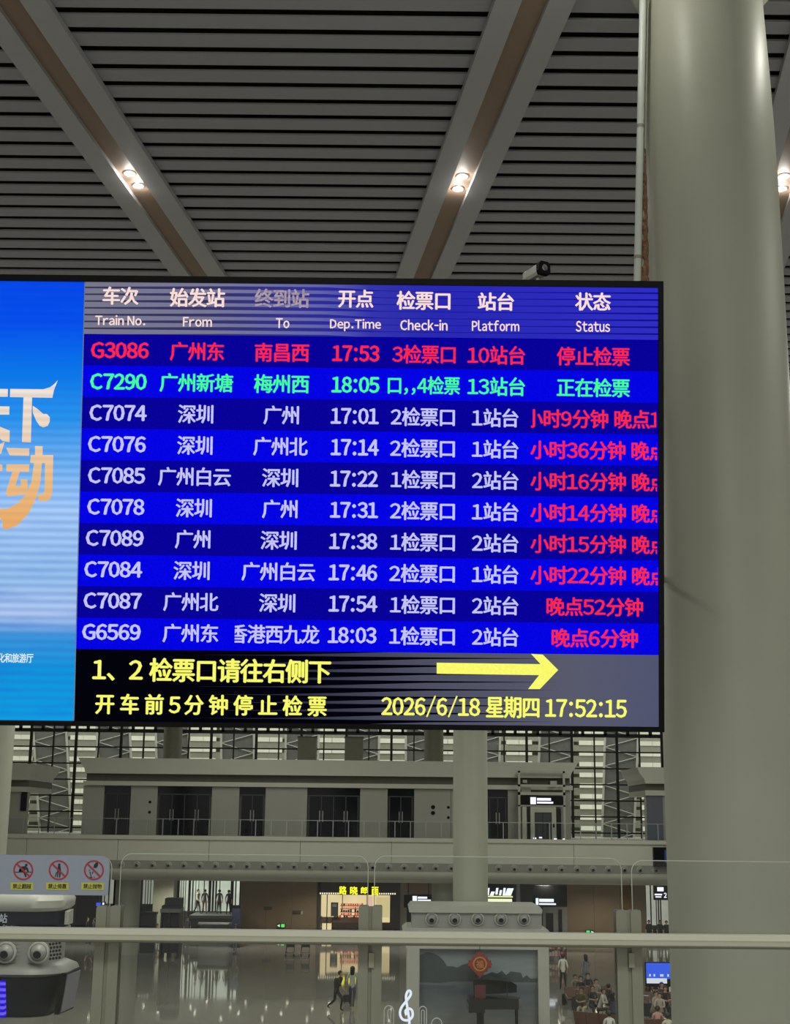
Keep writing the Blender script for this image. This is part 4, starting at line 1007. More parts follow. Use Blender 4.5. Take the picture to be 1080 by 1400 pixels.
# treble clef lamp
ct = at(557, 1378, 54); cl = empty('treble_clef_lamp', (ct.x, 54, GZ), label='glowing white treble clef standing left of the piano kiosk', cat='lamp')
pts = [(556, 1387.5), (554.2, 1382.5), (558, 1379), (563, 1381), (564, 1389), (559, 1394.5), (551, 1394), (547, 1387), (548.5, 1378), (556, 1368), (561.5, 1360), (560.5, 1354.5), (557.3, 1355.5), (555, 1363), (557, 1378), (559.5, 1395), (559, 1402), (554, 1403)]
def cr(pts, n=5):
    out = []
    for i in range(len(pts) - 1):
        p0, p1, p2, p3 = pts[max(0, i - 1)], pts[i], pts[i + 1], pts[min(len(pts) - 1, i + 2)]
        for k in range(n):
            t = k / n; out.append(tuple(.5 * ((2 * b1) + (-a1 + c1) * t + (2 * a1 - 5 * b1 + 4 * c1 - d1) * t * t + (-a1 + 3 * b1 - 3 * c1 + d1) * t ** 3) for a1, b1, c1, d1 in zip(p0, p1, p2, p3)))
    return out + [pts[-1]]
cp3 = [at(x, y, 54) for x, y in cr(pts)]
MB().path(cp3, .045, 8).build('glow_tube', emit('clef_glow', (226, 232, 250), 1.1), cl)
MB().tube((at(557, 1403, 54).x, 54, GZ), cp3[-2], .03).box(ct.x - .3, ct.x + .3, 53.7, 54.3, GZ, GZ + .05).build('base', kiosk_w, cl)
# arched wire fences
wire = mat('wire_white', (190, 192, 190), .4)
for i, (a, b_, t) in enumerate(((525, 538, 1375), (530, 534, 1380), (573, 583, 1376), (576, 580, 1381), (590, 604, 1392))):
    A, B = at(a, 1400, 54.6), at(b_, 1400, 54.6); zt2 = at((a + b_) / 2, t, 54.6).z; rad = (B.x - A.x) / 2
    w = empty('wire_arch', ((A.x + B.x) / 2, 54.6, GZ), label='thin white wire arch ornament on the floor, %s' % ('left of the glowing clef, outer', 'left of the glowing clef, inner', 'right of the glowing clef, outer', 'right of the glowing clef, inner', 'low one in front of the mural')[i], cat='ornament')
    P = [Vector((A.x, 54.6, GZ)), Vector((A.x, 54.6, zt2 - rad))] + [Vector(((A.x + B.x) / 2 - rad * math.cos(PI * k / 8), 54.6, zt2 - rad + rad * math.sin(PI * k / 8))) for k in range(1, 8)] + [Vector((B.x, 54.6, zt2 - rad)), Vector((B.x, 54.6, GZ))]
    MB().path(P, .022, 6).build('arch_wire', wire, w)
# pale planting mound
gm = at(722, 1399, 53.0); g = empty('planting_mound', (gm.x, 53.0, GZ), label='pale bushy planting mound at the foot of the piano kiosk', cat='plant')
mb = MB(); rnd = random.Random(9)
mb.sphere((gm.x, 53.0, GZ + .1), .8, 20, 10, .5)
mb.build('mound', mat('mound_pale', (136, 138, 128), .8, var=.2, scale=8, bump=.8), g)
mb = MB()
for k in range(260):
    a, e2 = rnd.uniform(0, 2 * PI), rnd.uniform(.1, 1.4); p = Vector((gm.x + .85 * math.cos(a) * math.cos(e2), 53.0 + .85 * math.sin(a) * math.cos(e2), GZ + .1 + .48 * math.sin(e2)))
    q = p + Vector((rnd.uniform(-.1, .1), rnd.uniform(-.1, .1), rnd.uniform(.02, .12))); w = Vector((rnd.uniform(-.03, .03), rnd.uniform(-.03, .03), .02)); mb.add([p, p + w * 2, q], [(0, 1, 2)])
o = mb.build('foliage', mat('fol', (160, 164, 150), .7), g, fix=False); o['kind'] = 'stuff'

# ================================================================== PEOPLE
SEG = {}
def person_mesh(pose):
    """skinned figure, facing -Y, feet at z=0, height about 1.7"""
    J = {}; E_ = []
    def j(n, x, y, z, r, par=None): J[n] = (Vector((x, y, z)), r); (E_.append((par, n)) if par else None)
    sit = pose.startswith('sit'); walk = pose.startswith('walk')
    hz = .50 if sit else .93
    lean = {'sit': -.05, 'sit_lean': -.22, 'walk': -.04, 'walk_run': -.2, 'stand': 0, 'push': -.12}[pose]
    j('pelvis', 0, 0, hz, .135)
    j('waist', 0, lean * .35, hz + .18, .115, 'pelvis'); j('chest', 0, lean * .75, hz + .38, .135, 'waist'); j('neckb', 0, lean, hz + .53, .075, 'chest')
    j('neck', 0, lean - .01, hz + .585, .05, 'neckb'); j('jaw', 0, lean - .035, hz + .64, .066, 'neck'); j('head', 0, lean - .01, hz + .71, .092, 'jaw'); j('crown', 0, lean, hz + .775, .06, 'head')
    for s in (-1, 1):
        n = 'L' if s < 0 else 'R'
        j('sh' + n, s * .165, lean, hz + .485, .062, 'neckb')
        if sit or pose == 'push':
            el = Vector((s * .21, lean - .08, hz + .25)); ha = Vector((s * (.08 if sit else .17), lean - .33, hz + .24))
        elif walk:
            el = Vector((s * .23, lean + s * .10, hz + .22)); ha = Vector((s * .21, lean + s * .16 - .12, hz + .02))
        else:
            el = Vector((s * .235, lean + .03, hz + .21)); ha = Vector((s * .22, lean - .04, hz - .03))
        j('el' + n, *el, .042, 'sh' + n); j('wr' + n, *ha, .028, 'el' + n)
        d = (ha - el).normalized(); side = Vector((-s, 0, 0)); side = (side - d * side.dot(d)).normalized(); pn_ = d.cross(side)
        pm = ha + d * .055; j('pa' + n, *pm, .033, 'wr' + n)
        for f in range(4):
            o_ = pn_ * ((f - 1.5) * .02); L_ = (.035, .042, .04, .03)[f]
            a = pm + d * .035 + o_; j('f%d%s' % (f, n), *a, .0095, 'pa' + n); b1 = a + d * L_ + side * .012; j('g%d%s' % (f, n), *b1, .0085, 'f%d%s' % (f, n))
        th = pm + side * .035 + d * .005 - pn_ * .02; j('t' + n, *th, .011, 'pa' + n); j('u' + n, *(th + d * .03), .009, 't' + n)
        j('hp' + n, s * .09, .0, hz - .06, .088, 'pelvis')
        if sit:
            k = Vector((s * .11, -.42, .47)); an = Vector((s * .12, -.40, .09))
        elif pose == 'walk': k = Vector((s * .09, -.16 if s > 0 else .0, .50)); an = Vector((s * .09, -.22 if s > 0 else .26, .09 if s > 0 else .16))
        elif pose == 'walk_run': k = Vector((s * .09, -.26 if s > 0 else .02, .55 if s > 0 else .50)); an = Vector((s * .09, -.20 if s > 0 else .38, .10 if s > 0 else .22))
        elif pose == 'push': k = Vector((s * .09, -.10 if s > 0 else .05, .49)); an = Vector((s * .09, -.08 if s > 0 else .25, .09))
        else: k = Vector((s * .11, -.01, .49)); an = Vector((s * .14, .02, .09))
        j('kn' + n, *k, .062, 'hp' + n); j('an' + n, *an, .042, 'kn' + n); j('to' + n, an.x, an.y - .14, max(.035, an.z - .055), .034, 'an' + n)
    names = list(J); idx = {n: i for i, n in enumerate(names)}
    me = bpy.data.meshes.new('body'); me.from_pydata([J[n][0] for n in names], [(idx[a], idx[b]) for a, b in E_], [])
    o = bpy.data.objects.new('tmp', me); COL.objects.link(o)
    o.modifiers.new('sk', 'SKIN')
    sub = o.modifiers.new('ss', 'SUBSURF'); sub.levels = 1; sub.render_levels = 1
    for i, n in enumerate(names):
        sv = me.skin_vertices[0].data[i]; r = J[n][1]
        sx_ = 1.35 if n in ('chest', 'waist', 'pelvis') else 1; sv.radius = (r * sx_, r) if sx_ > 1 else (r, r); sv.use_root = (n == 'pelvis')
        if n in ('chest', 'waist', 'pelvis'): sv.radius = (r * 1.0, r * .82)
    dg = bpy.context.evaluated_depsgraph_get(); dg.update(); out = bpy.data.meshes.new_from_object(o.evaluated_get(dg)); bpy.data.objects.remove(o)
    # material zones by nearest bone
    def zone(a, b):
        for k in (a, b):
            if k[:2] in ('to',): return 3
        if b[:2] in ('hp', 'kn', 'an'): return 1
        if b in ('waist', 'chest', 'neckb') or b[:2] == 'sh': return 0
        if b[:2] == 'el': return 0
        return 2
    segs = [(J[a][0], J[b][0], zone(a, b), J[b][1]) for a, b in E_]
    out.materials.clear()
    for _ in range(4): out.materials.append(None)
    for p in out.polygons:
        c_ = p.center; best = 1e9; z = 0
        for A, B, zz, rr_ in segs:
            ab = B - A; t = max(0, min(1, (c_ - A).dot(ab) / max(1e-9, ab.dot(ab)))); d = (c_ - A - ab * t).length - rr_ * .9
            if d < best: best = d; z = zz
        p.material_index = z; p.use_smooth = True
    return out, hz, lean
CACHE = {}
skinm = mat('skin', (188, 146, 120), .6, var=.03); hairm = mat('hair', (24, 20, 18), .5)
COLS = {}
def cm(c): 
    k = 'cloth_%d_%d_%d' % c
    return mat(k, c, .85, var=.08, scale=6)
def person(loc, rz, pose, label, shirt, trou, shoes=(40, 38, 38), h=1.0, long_hair=False, group=None, bag=None):
    if pose not in CACHE: CACHE[pose] = person_mesh(pose)
    me, hz, lean = CACHE[pose]
    r = empty('person', loc, rz, label=label, cat='person', group=group)
    r.scale = (h, h, h)
    o = bpy.data.objects.new('body', me); COL.objects.link(o); o.parent = r
    for i, m in enumerate((cm(shirt), cm(trou), skinm, cm(shoes))): o.material_slots[i].link = 'OBJECT'; o.material_slots[i].material = m
    key = 'hair_long' if long_hair else 'hair'; hk = (key, pose)
    if hk not in CACHE:
        mb = MB(); c0 = (0, lean + .018, hz + .73); mb.sphere(c0, .108, 14, 8, 1.02)
        if long_hair: mb.lathe([(.07, -.26), (.10, -.2), (.1, -.05), (.09, 0)], (0, lean + .05, hz + .72), 12)
        q = mb.build('hair', hairm, r, local=True)
        for v in q.data.vertices:      # keep the face clear
            if v.co.y < lean - .055 and v.co.z < hz + .755: v.co.y = lean - .03
        CACHE[hk] = q.data
        mb = MB()
        for s in (-1, 1): mb.sphere((s * .033, lean - .093, hz + .705), .011, 6, 4)
        CACHE['eye' + pose] = None
        CACHE[('eyes', pose)] = mb
    else:
        q = bpy.data.objects.new('hair', CACHE[hk]); COL.objects.link(q); q.parent = r
    ek = ('eyemesh', pose)
    if ek not in CACHE:
        mb = MB()
        for s in (-1, 1): mb.sphere((s * .033, lean - .095, hz + .705), .011, 6, 4)
        e_ = mb.build('eyes', hairm, r, local=True); CACHE[ek] = e_.data
        mb = MB(); mb.add([(-.012, lean - .09, hz + .675), (.012, lean - .09, hz + .675), (0, lean - .125, hz + .678), (0, lean - .098, hz + .715)], [(0, 1, 2), (0, 2, 3), (1, 3, 2), (0, 3, 1)])
        mb.box(-.022, .022, lean - .1, lean - .085, hz + .645, hz + .652)
        for s in (-1, 1): mb.sphere((s * .092, lean - .005, hz + .69), .022, 6, 5)
        n_ = mb.build('nose_mouth_ears', skinm, r, local=True); CACHE[('nose', pose)] = n_.data
    else:
        for nm, kk in (('eyes', ek), ('nose_mouth_ears', ('nose', pose))):
            e_ = bpy.data.objects.new(nm, CACHE[kk]); COL.objects.link(e_); e_.parent = r
    if bag:
        mb = MB(); mb.prism([(-.13, hz + .08), (.13, hz + .08), (.15, hz + .2), (.14, hz + .44), (.08, hz + .5), (-.08, hz + .5), (-.14, hz + .44), (-.15, hz + .2)], 'y', lean + .10, lean + .25); mb.build('backpack', cm(bag), r, local=True)
    return r
def face(dx, dy): return math.atan2(dx, -dy)
# two walkers in front
def foot(px, py): p = atz(px, py, GZ); return (p.x, p.y, GZ)
person(foot(459, 1383), math.radians(70), 'walk_run', 'person in dark clothes with a backpack striding right past the shop reflection', (46, 44, 58), (34, 34, 42), h=1.0, bag=(38, 34, 48))
person(foot(481, 1379), math.radians(172), 'walk', 'person in pale top with long dark hair walking away beside the glass post', (178, 184, 178), (74, 78, 96), long_hair=True, h=1.05)
mbg = atz(471, 1362, GZ + .85)
person(foot(770, 1353), math.radians(180), 'stand', 'person standing in white t-shirt and black trousers, back turned, by the seats', (216, 216, 202), (38, 38, 42), h=1.0)
person(foot(801, 1352), math.radians(200), 'stand', 'person in light blue patterned dress standing behind the seated crowd', (112, 124, 134), (104, 114, 124), long_hair=True, h=.98)
person(foot(321, 1302.5), math.radians(0), 'walk', 'person in grey trousers walking by the wall, upper body behind the handrail', (120, 120, 112), (134, 132, 120), h=1.0)
# silhouettes at the far bright doors
for px, py, pose, rz, sh, tr, lab in ((268, 1288, 'walk', 60, (150, 150, 146), (30, 30, 34), 'person with bag walking at the bright glass doors, highest in the photo'),
        (277.5, 1292, 'stand', 175, (50, 36, 40), (120, 84, 70), 'person in dark jacket standing before the bright glass doors'),
        (298, 1290, 'stand', 180, (56, 52, 54), (44, 40, 42), 'dark figure standing in the middle of the bright doors'),
        (312, 1291, 'stand', 170, (40, 40, 42), (36, 36, 40), 'dark figure at the right of the bright doors'),
        (255, 1289, 'stand', 20, (92, 94, 96), (40, 42, 46), 'grey figure beside the baggage scanner'),
        (213, 1290, 'sit', 40, (150, 146, 100), (60, 60, 60), 'person in yellow green top sitting at the desk by the pale column'),
        (118, 1290, 'stand', 90, (36, 34, 38), (40, 40, 44), 'dark figure behind the prohibition sign, left one'),
        (128, 1292, 'walk', 250, (50, 48, 52), (34, 34, 38), 'dark figure behind the prohibition sign, right one'),
        (888, 1293, 'stand', 0, (34, 34, 36), (34, 34, 36), 'dark uniformed figure at the far right doors, left one'),
        (903, 1293, 'stand', 10, (36, 36, 38), (32, 32, 34), 'dark uniformed figure at the far right doors, middle one'),
        (912, 1294, 'stand', 0, (36, 36, 38), (32, 32, 34), 'dark uniformed figure at the far right doors, right one')):
    p = foot(px, py)
    if 262 < px < 318: q = at(px, 1250, 106); p = (q.x, 106 + (px % 3) * .5, LZ)
    person(p, math.radians(rz), pose, lab, sh, tr)
# seats and seated crowd
seat_m = mat('seat_redbrown', (98, 64, 54), .5)
def bench(loc, rz, n, lab):
    r = empty('bench_seat', loc, rz, label=lab, cat='bench')
    for k in range(n):
        x = (k - (n - 1) / 2) * .58
        MB().prism([(-.28 + x, -.30), (.28 + x, -.30), (.28 + x, .22), (-.28 + x, .22)], 'z', .40, .46).build('seat', seat_m, r, local=True)
        mb = MB(); mb.add([(x - .28, .20, .46), (x + .28, .20, .46), (x + .28, .34, .92), (x - .28, .34, .92), (x - .28, .25, .46), (x + .28, .25, .46), (x + .28, .39, .92), (x - .28, .39, .92)], [(0, 1, 2, 3), (7, 6, 5, 4), (0, 4, 5, 1), (1, 5, 6, 2), (2, 6, 7, 3), (3, 7, 4, 0)]); mb.build('backrest', seat_m, r, local=True)
        for s in (-1, 1): MB().tube((x + s * .27, -.22, .44), (x + s * .27, .2, .62), .02).build('armrest', steel, r, local=True)
    MB().box(-n * .29, n * .29, -.05, .03, .33, .40).build('beam', steel, r, local=True)
    for s in (-1, 1): MB().box(s * n * .25 - .03, s * n * .25 + .03, -.3, .3, 0, .34).build('leg', steel, r, local=True)
    return r
def seat_at(px, py): p = atz(px, py, GZ + 1.22); return p
bp = atz(824, 1385, GZ + .9)
bench((bp.x, bp.y, GZ), math.radians(-38 + 180), 4, 'red-brown row of seats seen from behind, in front of the near seated people')
bp2 = atz(800, 1364, GZ + .5); bench((bp2.x + .3, bp2.y + .4, GZ), math.radians(10), 4, 'red-brown row of seats under the people facing the viewer')
bp3 = atz(899, 1372, GZ + .5); bench((bp3.x, bp3.y + .3, GZ), math.radians(5), 3, 'red-brown row of seats below the blue screen')
bp4 = atz(903, 1396, GZ + .8); bench((bp4.x, bp4.y, GZ), math.radians(180), 3, 'red-brown row of seats at the lower right, backs to the viewer')
CR = [(786, 1335, 10, (128, 126, 118), (44, 44, 48), 'in grey top at the left end'), (794, 1337, -10, (44, 44, 52), (60, 62, 70), 'in dark top holding a white phone'),
      (803.5, 1333, 0, (40, 42, 58), (48, 50, 60), 'in navy top at the back'), (814, 1341, 20, (150, 148, 140), (70, 66, 60), 'in pale grey shirt behind the white-shirted one'),
      (797, 1352, -25, (96, 88, 50), (190, 180, 150), 'in olive top and cream trousers'), (809, 1350, 15, (60, 58, 60), (52, 52, 60), 'in charcoal top at the centre'),
      (818, 1354, 60, (200, 198, 190), (60, 50, 48), 'in white shirt leaning forward'), (831, 1348, 120, (44, 48, 46), (40, 40, 44), 'in dark green top at the right'),
      (837, 1360, 150, (66, 62, 90), (40, 38, 52), 'in purple-blue patterned top beside the glass post'), (833, 1386, 178, (206, 204, 198), (80, 78, 80), 'in white top at the bottom, back turned')]
for px, py, rz, sh_, tr, lab in CR:
    p = seat_at(px, py); person((p.x, p.y, GZ), math.radians(rz), 'sit_lean' if 'lean' in lab or 'olive' in lab else 'sit', 'seated person left of the right post, ' + lab, sh_, tr, long_hair='patterned' in lab)
CR2 = [(885, 1342, 20, (120, 86, 80), (60, 56, 54), 'in dusty red top, left'), (896, 1338, -10, (50, 46, 52), (60, 60, 60), 'with dark ponytail below the blue screen'),
       (904, 1346, 10, (80, 66, 66), (60, 56, 54), 'in brown-grey top'), (909, 1351, 0, (44, 40, 42), (40, 40, 44), 'in black top beside the column'),
       (892, 1357, 30, (170, 160, 150), (120, 110, 100), 'in cream top bending forward'), (902, 1360, -20, (176, 166, 160), (50, 50, 56), 'in pale top, middle'),
       (899, 1379, 178, (202, 150, 138), (60, 58, 60), 'in pink top with a dark strap, back turned'), (913, 1389, 180, (196, 192, 160), (80, 78, 70), 'in cream top at the bottom right')]
for px, py, rz, sh_, tr, lab in CR2:
    p = seat_at(px, py); person((p.x, p.y, GZ), math.radians(rz), 'sit_lean' if 'bending' in lab else 'sit', 'seated person between right post and column, ' + lab, sh_, tr, long_hair='ponytail' in lab)
# bags near seats
def suitcase(px, py, c, lab, w=.4, h=.6):
    p = atz(px, py, GZ); r = empty('suitcase', (p.x, p.y, GZ), label=lab, cat='suitcase')
    mb = MB(); mb.prism([(-w / 2, .05), (w / 2, .05), (w / 2, h - .04), (w / 2 - .04, h), (-w / 2 + .04, h), (-w / 2, h - .04)], 'y', -.13, .13); mb.build('shell', cm(c), r, local=True)
    for s in (-1, 1): MB().tube((s * w * .35, -.02, .03), (s * w * .35, .02, .03), .03, n=10).build('wheel', black_m, r, local=True)
    MB().path([(-w * .25, .1, h), (-w * .25, .1, h + .3), (w * .25, .1, h + .3), (w * .25, .1, h)], .012, 6).build('handle', steel, r, local=True)
suitcase(776, 1374, (30, 30, 34), 'black suitcase at the left end of the seated crowd', .5, .5)
suitcase(790, 1381, (52, 54, 60), 'dark grey suitcase in front of the seated crowd', .5, .6)
suitcase(885, 1391, (36, 44, 48), 'dark teal suitcase in front of the crowd near the column', .5, .6)
suitcase(474, 1371, (36, 32, 44), 'small dark bag on wheels between the two walkers', .35, .35)
# luggage trolleys by the wall
for px, lab in ((396, 'grey luggage trolley below the exit sign, left one'), (417, 'grey luggage trolley below the exit sign, right one')):
    p = foot(px, 1307); r = empty('luggage_trolley', p, label=lab, cat='trolley')
    MB().box(-.28, .28, -.45, .35, .16, .2).build('platform', steel, r, local=True)
    MB().path([(-.26, .35, .2), (-.24, .5, 1.05), (.24, .5, 1.05), (.26, .35, .2)], .022, 8).build('push_handle', dk, r, local=True)
    MB().box(-.24, .24, .36, .42, .5, .85).build('basket_panel', mat('trolley_dark', (40, 40, 42), .5), r, local=True)
    for sx2, sy in ((-.25, -.4), (.25, -.4), (-.25, .3), (.25, .3)): MB().tube((sx2 - .02, sy, .07), (sx2 + .02, sy, .07), .07, n=12).build('wheel', black_m, r, local=True)
# low blue screen right
b5 = at(900, 1328, 66.5); bs = empty('blue_display', (b5.x, 66.5, GZ), label='bright blue display board standing beyond the seats beside the column', cat='display')
PA, PB = at(884, 1338, 66.5), at(917, 1317, 66.5)
MB().box(PA.x - .03, PB.x + .03, 66.55, 66.75, PA.z - .35, PB.z + .04).build('casing', bezel, bs)
MB().box(PA.x, PB.x, 66.5, 66.55, PA.z, PB.z).build('screen', emit('scr_blue', (58, 96, 235), 1), bs)
MB().box(PA.x, PB.x - .2, 66.48, 66.5, PA.z - .2, PA.z + .02).build('white_strip', emit('scr_white', (220, 226, 240), .95), bs)
for dx in (.12, .32, .62, .7, .95): MB().box(PA.x + dx, PA.x + dx + .07, 66.48, 66.5, PA.z + .1, PA.z + .2).build('digit', MATS['scr_white'], bs)
MB().box(PA.x + .1, PA.x + .2, 66.6, 66.7, GZ, PA.z - .3).box(PB.x - .2, PB.x - .1, 66.6, 66.7, GZ, PA.z - .3).build('stand', bezel, bs)
# red stall corner seen right of the kiosk
s_ = atz(762, 1313, GZ); YM = s_.y; rs = empty('merchandise_rack', (s_.x, YM, GZ), label='rack of red and pink goods just right of the piano kiosk below the handrail', cat='rack')
rnd = random.Random(21)
for r_ in range(3):
    z = GZ + .25 + r_ * .42; MB().box(s_.x - .55, s_.x + .55, YM - .1, YM + .3, z - .03, z).build('shelf', dk, rs)
    for k in range(6): MB().box(s_.x - .5 + k * .18, s_.x - .37 + k * .18, YM - .08, YM + .1, z, z + rnd.uniform(.2, .34)).build('goods_box', cm(rnd.choice([(150, 60, 64), (190, 120, 120), (96, 40, 44), (200, 170, 160)])), rs)
for s in (-1, 1): MB().box(s_.x + s * .56 - .02, s_.x + s * .56 + .02, YM - .1, YM + .3, GZ, GZ + 1.45).build('side', dk, rs)

# ================================================================== NEAR BALUSTRADE
YR = 4.3
glass = bpy.data.materials.new('balustrade_glass'); glass.use_nodes = True; glassify(glass, (.95, .965, .95, 1), .015)
edge_m = mat('glass_edge', (168, 176, 164), .3)
def pane(a, b_, t, lab, Y=YR + .07, ra=True, rb=True):
    """glass pane between pixel columns a..b with rounded top corners"""
    A, B = at(a, 1240, Y).x, at(b_, 1240, Y).x; zt = at((a + b_) / 2, t, Y).z; rad = .034
    r = empty('glass_panel', ((A + B) / 2, Y, .02), label=lab, cat='glass panel')
    P = [(A, .02)]
    P += [(A + rad - rad * math.cos(PI / 2 * k / 6), zt - rad + rad * math.sin(PI / 2 * k / 6)) for k in range(7)] if ra else [(A, zt)]
    P += [(B - rad + rad * math.sin(PI / 2 * k / 6), zt - rad + rad * math.cos(PI / 2 * k / 6)) for k in range(7)] if rb else [(B, zt)]
    P += [(B, .02)]
    MB().prism(P, 'y', Y, Y + .012).build('pane', glass, r)
    mb = MB()
    for p, q in zip(P[:-1], P[1:]): mb.tube((p[0], Y + .006, p[1]), (q[0], Y + .006, q[1]), .0014, n=6)
    mb.build('polished_edge', edge_m, r)
    return r
gp = pane(-240, 149.5, 1169.5, 'clear glass balustrade panel at the left carrying the prohibition signs')
pane(162, 502.5, 1168.8, 'clear glass balustrade panel between the left and middle posts')
pane(511.5, 851, 1172, 'clear glass balustrade panel between the middle and right posts')
pane(865, 1250, 1178.5, 'clear glass balustrade panel at the right in front of the huge column')
hr = empty('handrail', (0, YR, .9), label='pale horizontal metal handrail crossing the foreground', cat='handrail')
zr0, zr1, zr2 = at(540, 1273.8, YR).z, at(540, 1283.5, YR).z, at(540, 1291, YR).z
MB().prism([(YR + .012, zr0), (YR + .05, zr0), (YR + .05, zr2), (YR + .004, zr2), (YR, zr1), (YR - .002, zr1 + .004)], 'x', -2.2, 2.2).build('rail', rail_m, hr)
MB().prism([(YR + .006, zr2 + .017), (YR + .006, zr2 - .004), (YR + .045, zr2 - .004), (YR + .045, zr2 + .017)], 'x', -2.2, 2.2).build('lower_channel', mat('channel_shaded', (96, 96, 84), .5), hr)  # shade under the rail painted as a darker tone
MB().box(-2.2, 2.2, YR + .003, YR + .02, zr2 - .001, zr1 - .0005).build('shaded_lip', mat('shaded_lip', (92, 92, 80), .5), hr)  # lower lip's shade put into its colour
for i, (a, b_, t) in enumerate(((133, 166, 1238), (490.5, 522.5, 1238), (841, 875, 1244))):
    Y = YR + .075; A, B = at(a, 1250, Y).x, at(b_, 1250, Y).x; zt = at((a + b_) / 2, t, Y).z; w = B - A
    r = empty('balustrade_post', ((A + B) / 2, Y, 0), label='grey metal balustrade post, %s' % ('left one below the last prohibition sign', 'middle one in front of the shop', 'right one beside the seated crowd')[i], cat='post', group='foreground balustrade posts')
    for s in (0, 1):
        x0_ = A if s == 0 else A + w * .58; x1_ = A + w * .42 if s == 0 else B
        MB().prism([(x0_, 0), (x0_, zt - .006), (x0_ + .004, zt), (x1_ - .002, zt), (x1_, zt - .004), (x1_, 0)], 'y', Y - .018, Y - .004).build('clamp_plate', postm, r)
        MB().prism([(x0_, 0), (x0_, zt - .006), (x0_ + .004, zt), (x1_ - .002, zt), (x1_, zt - .004), (x1_, 0)], 'y', Y + .022, Y + .036).build('clamp_plate', postm, r)
    MB().box(A + w * .38, A + w * .62, Y - .012, Y + .03, 0, zt - .003).build('core', mat('post_core', (112, 112, 100), .5), r)
    zb_ = at((a + b_) / 2, 1322, Y).z; zc_ = at((a + b_) / 2, 1302, Y).z
    if i != 0: MB().box(A + w * .45, A + w * .68, Y - .024, Y - .018, zb_, zc_).build('latch_plate', mat('latch', (132, 130, 114), .4), r)
    MB().box(A - .01, B + .01, Y - .03, Y + .05, 0, .012).build('base_plate', postm, r)
    MB().box((A + B) / 2 - .012, (A + B) / 2 + .012, YR + .04, Y - .012, zr1, zr1 + .012).build('rail_bracket', postm, r)
# prohibition sign panel
YSg = YR + .055
def q_(px, py): p = at(px, py, YSg); return (p.x, p.z)
zA = at(0, 1168.5, YSg).z; zB = at(70, 1223.5, YSg).z; xR = q_(149, 1200)[0]
sg = empty('prohibition_sign', (q_(70, 1196)[0], YSg, zB), label='pale blue-grey sign strip with three red prohibition symbols on the left glass', cat='sign')
rd = .03
P = [(q_(-240, 1200)[0], zB), (xR, zB)] + [(xR - rd + rd * math.cos(PI / 2 * k / 6), zA - rd + rd * math.sin(PI / 2 * k / 6)) for k in range(7)] + [(q_(-240, 1200)[0], zA)]
MB().prism(P, 'y', YSg, YSg + .004).build('panel', mat('sign_frost', (128, 136, 154), .35, var=.03), sg)
sred = mat('sign_red', (150, 30, 48), .5, var=0); sblk = mat('sign_black', (22, 22, 26), .5, var=0); syel = mat('sign_yellow', (168, 168, 62), .5, var=0)
def spoly(pts, m, nm, d=.001):
    MB().prism([q_(*p) for p in pts], 'y', YSg - d, YSg).build(nm, m, sg)
def sline(p, q, w, m, nm, d=.001):
    p, q = Vector(p), Vector(q); n_ = (q - p).normalized(); n_ = Vector((-n_.y, n_.x)) * w / 2; spoly([p + n_, q + n_, q - n_, p - n_], m, nm, d)
def sz(x, y): return (x / 6.75, 1160 + y / 6.75)
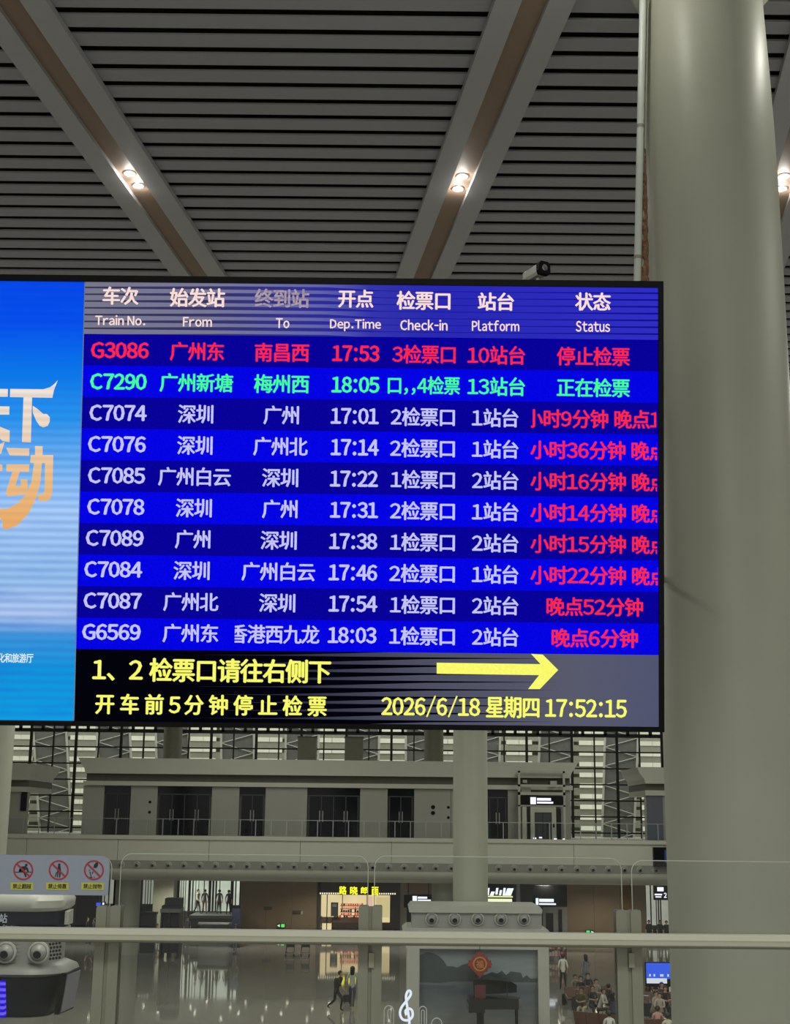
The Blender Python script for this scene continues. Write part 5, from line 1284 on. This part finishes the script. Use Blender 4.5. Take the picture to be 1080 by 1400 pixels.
for i, (cx0, cy0) in enumerate(((215, 200), (542, 200), (867, 200))):
    c0 = Vector(sz(cx0, cy0)); R_ = 13.6; pts_o = [c0 + Vector((math.cos(2 * PI * k / 36), math.sin(2 * PI * k / 36))) * R_ for k in range(36)]; pts_i = [c0 + Vector((math.cos(2 * PI * k / 36), math.sin(2 * PI * k / 36))) * (R_ - 2.0) for k in range(36)]
    mb = MB(); vs = [Vector((q_(*p)[0], YSg - .0012, q_(*p)[1])) for p in pts_o + pts_i]
    vs2 = [v + Vector((0, .0012, 0)) for v in vs]
    mb.add(vs + vs2, [(k, (k + 1) % 36, 36 + (k + 1) % 36, 36 + k) for k in range(36)] + [(k, (k + 1) % 36, 72 + (k + 1) % 36, 72 + k) for k in range(36)] + [(36 + k, 36 + (k + 1) % 36, 108 + (k + 1) % 36, 108 + k) for k in range(36)])
    mb.build('red_ring', sred, sg)
    sline(c0 + Vector((-9.0, -9.0)), c0 + Vector((9.0, 9.0)), 2.0, sred, 'red_slash', .0018)
    spoly([sz(cx0 - 116, 313), sz(cx0 + 92, 316), sz(cx0 + 90, 384), sz(cx0 - 118, 380)], syel, 'yellow_label')
    s_txt = ('禁止翻越', '禁止倚靠', '禁止抛物')[i]
    vtext(s_txt, sz(cx0 - 98, 0)[0], sz(cx0 + 72, 0)[0], sz(0, 326)[1], sz(0, 372)[1], YSg - .0014, sblk, sg, .02)
def figure(polys, circles):
    for pl in polys: spoly([sz(*p) for p in pl], sblk, 'pictogram')
    for cx0, cy0, r_ in circles: spoly([sz(cx0 + r_ * math.cos(2 * PI * k / 14), cy0 + r_ * math.sin(2 * PI * k / 14)) for k in range(14)], sblk, 'pictogram')
figure([[(190, 168), (235, 162), (258, 180), (268, 215), (258, 218), (238, 190), (232, 205), (245, 262), (232, 262), (215, 215), (176, 214), (178, 205)], [(136, 215), (290, 215), (290, 221), (136, 221)], [(180, 190), (200, 180), (192, 212), (172, 212)]], [(243, 153, 12)])
figure([[(535, 162), (558, 162), (562, 205), (556, 268), (546, 268), (545, 215), (540, 215), (535, 266), (526, 266), (530, 205)], [(520, 215), (528, 220), (514, 262), (507, 260)]], [(547, 150, 12)])
figure([[(868, 150), (885, 130), (908, 128), (904, 160), (890, 180), (862, 178)], [(826, 215), (834, 213), (845, 262), (852, 262), (852, 270), (822, 270), (838, 260)], [(848, 225), (858, 210), (862, 216), (854, 236)], [(818, 200), (832, 195), (834, 200), (822, 206)]], [(870, 266, 5)])
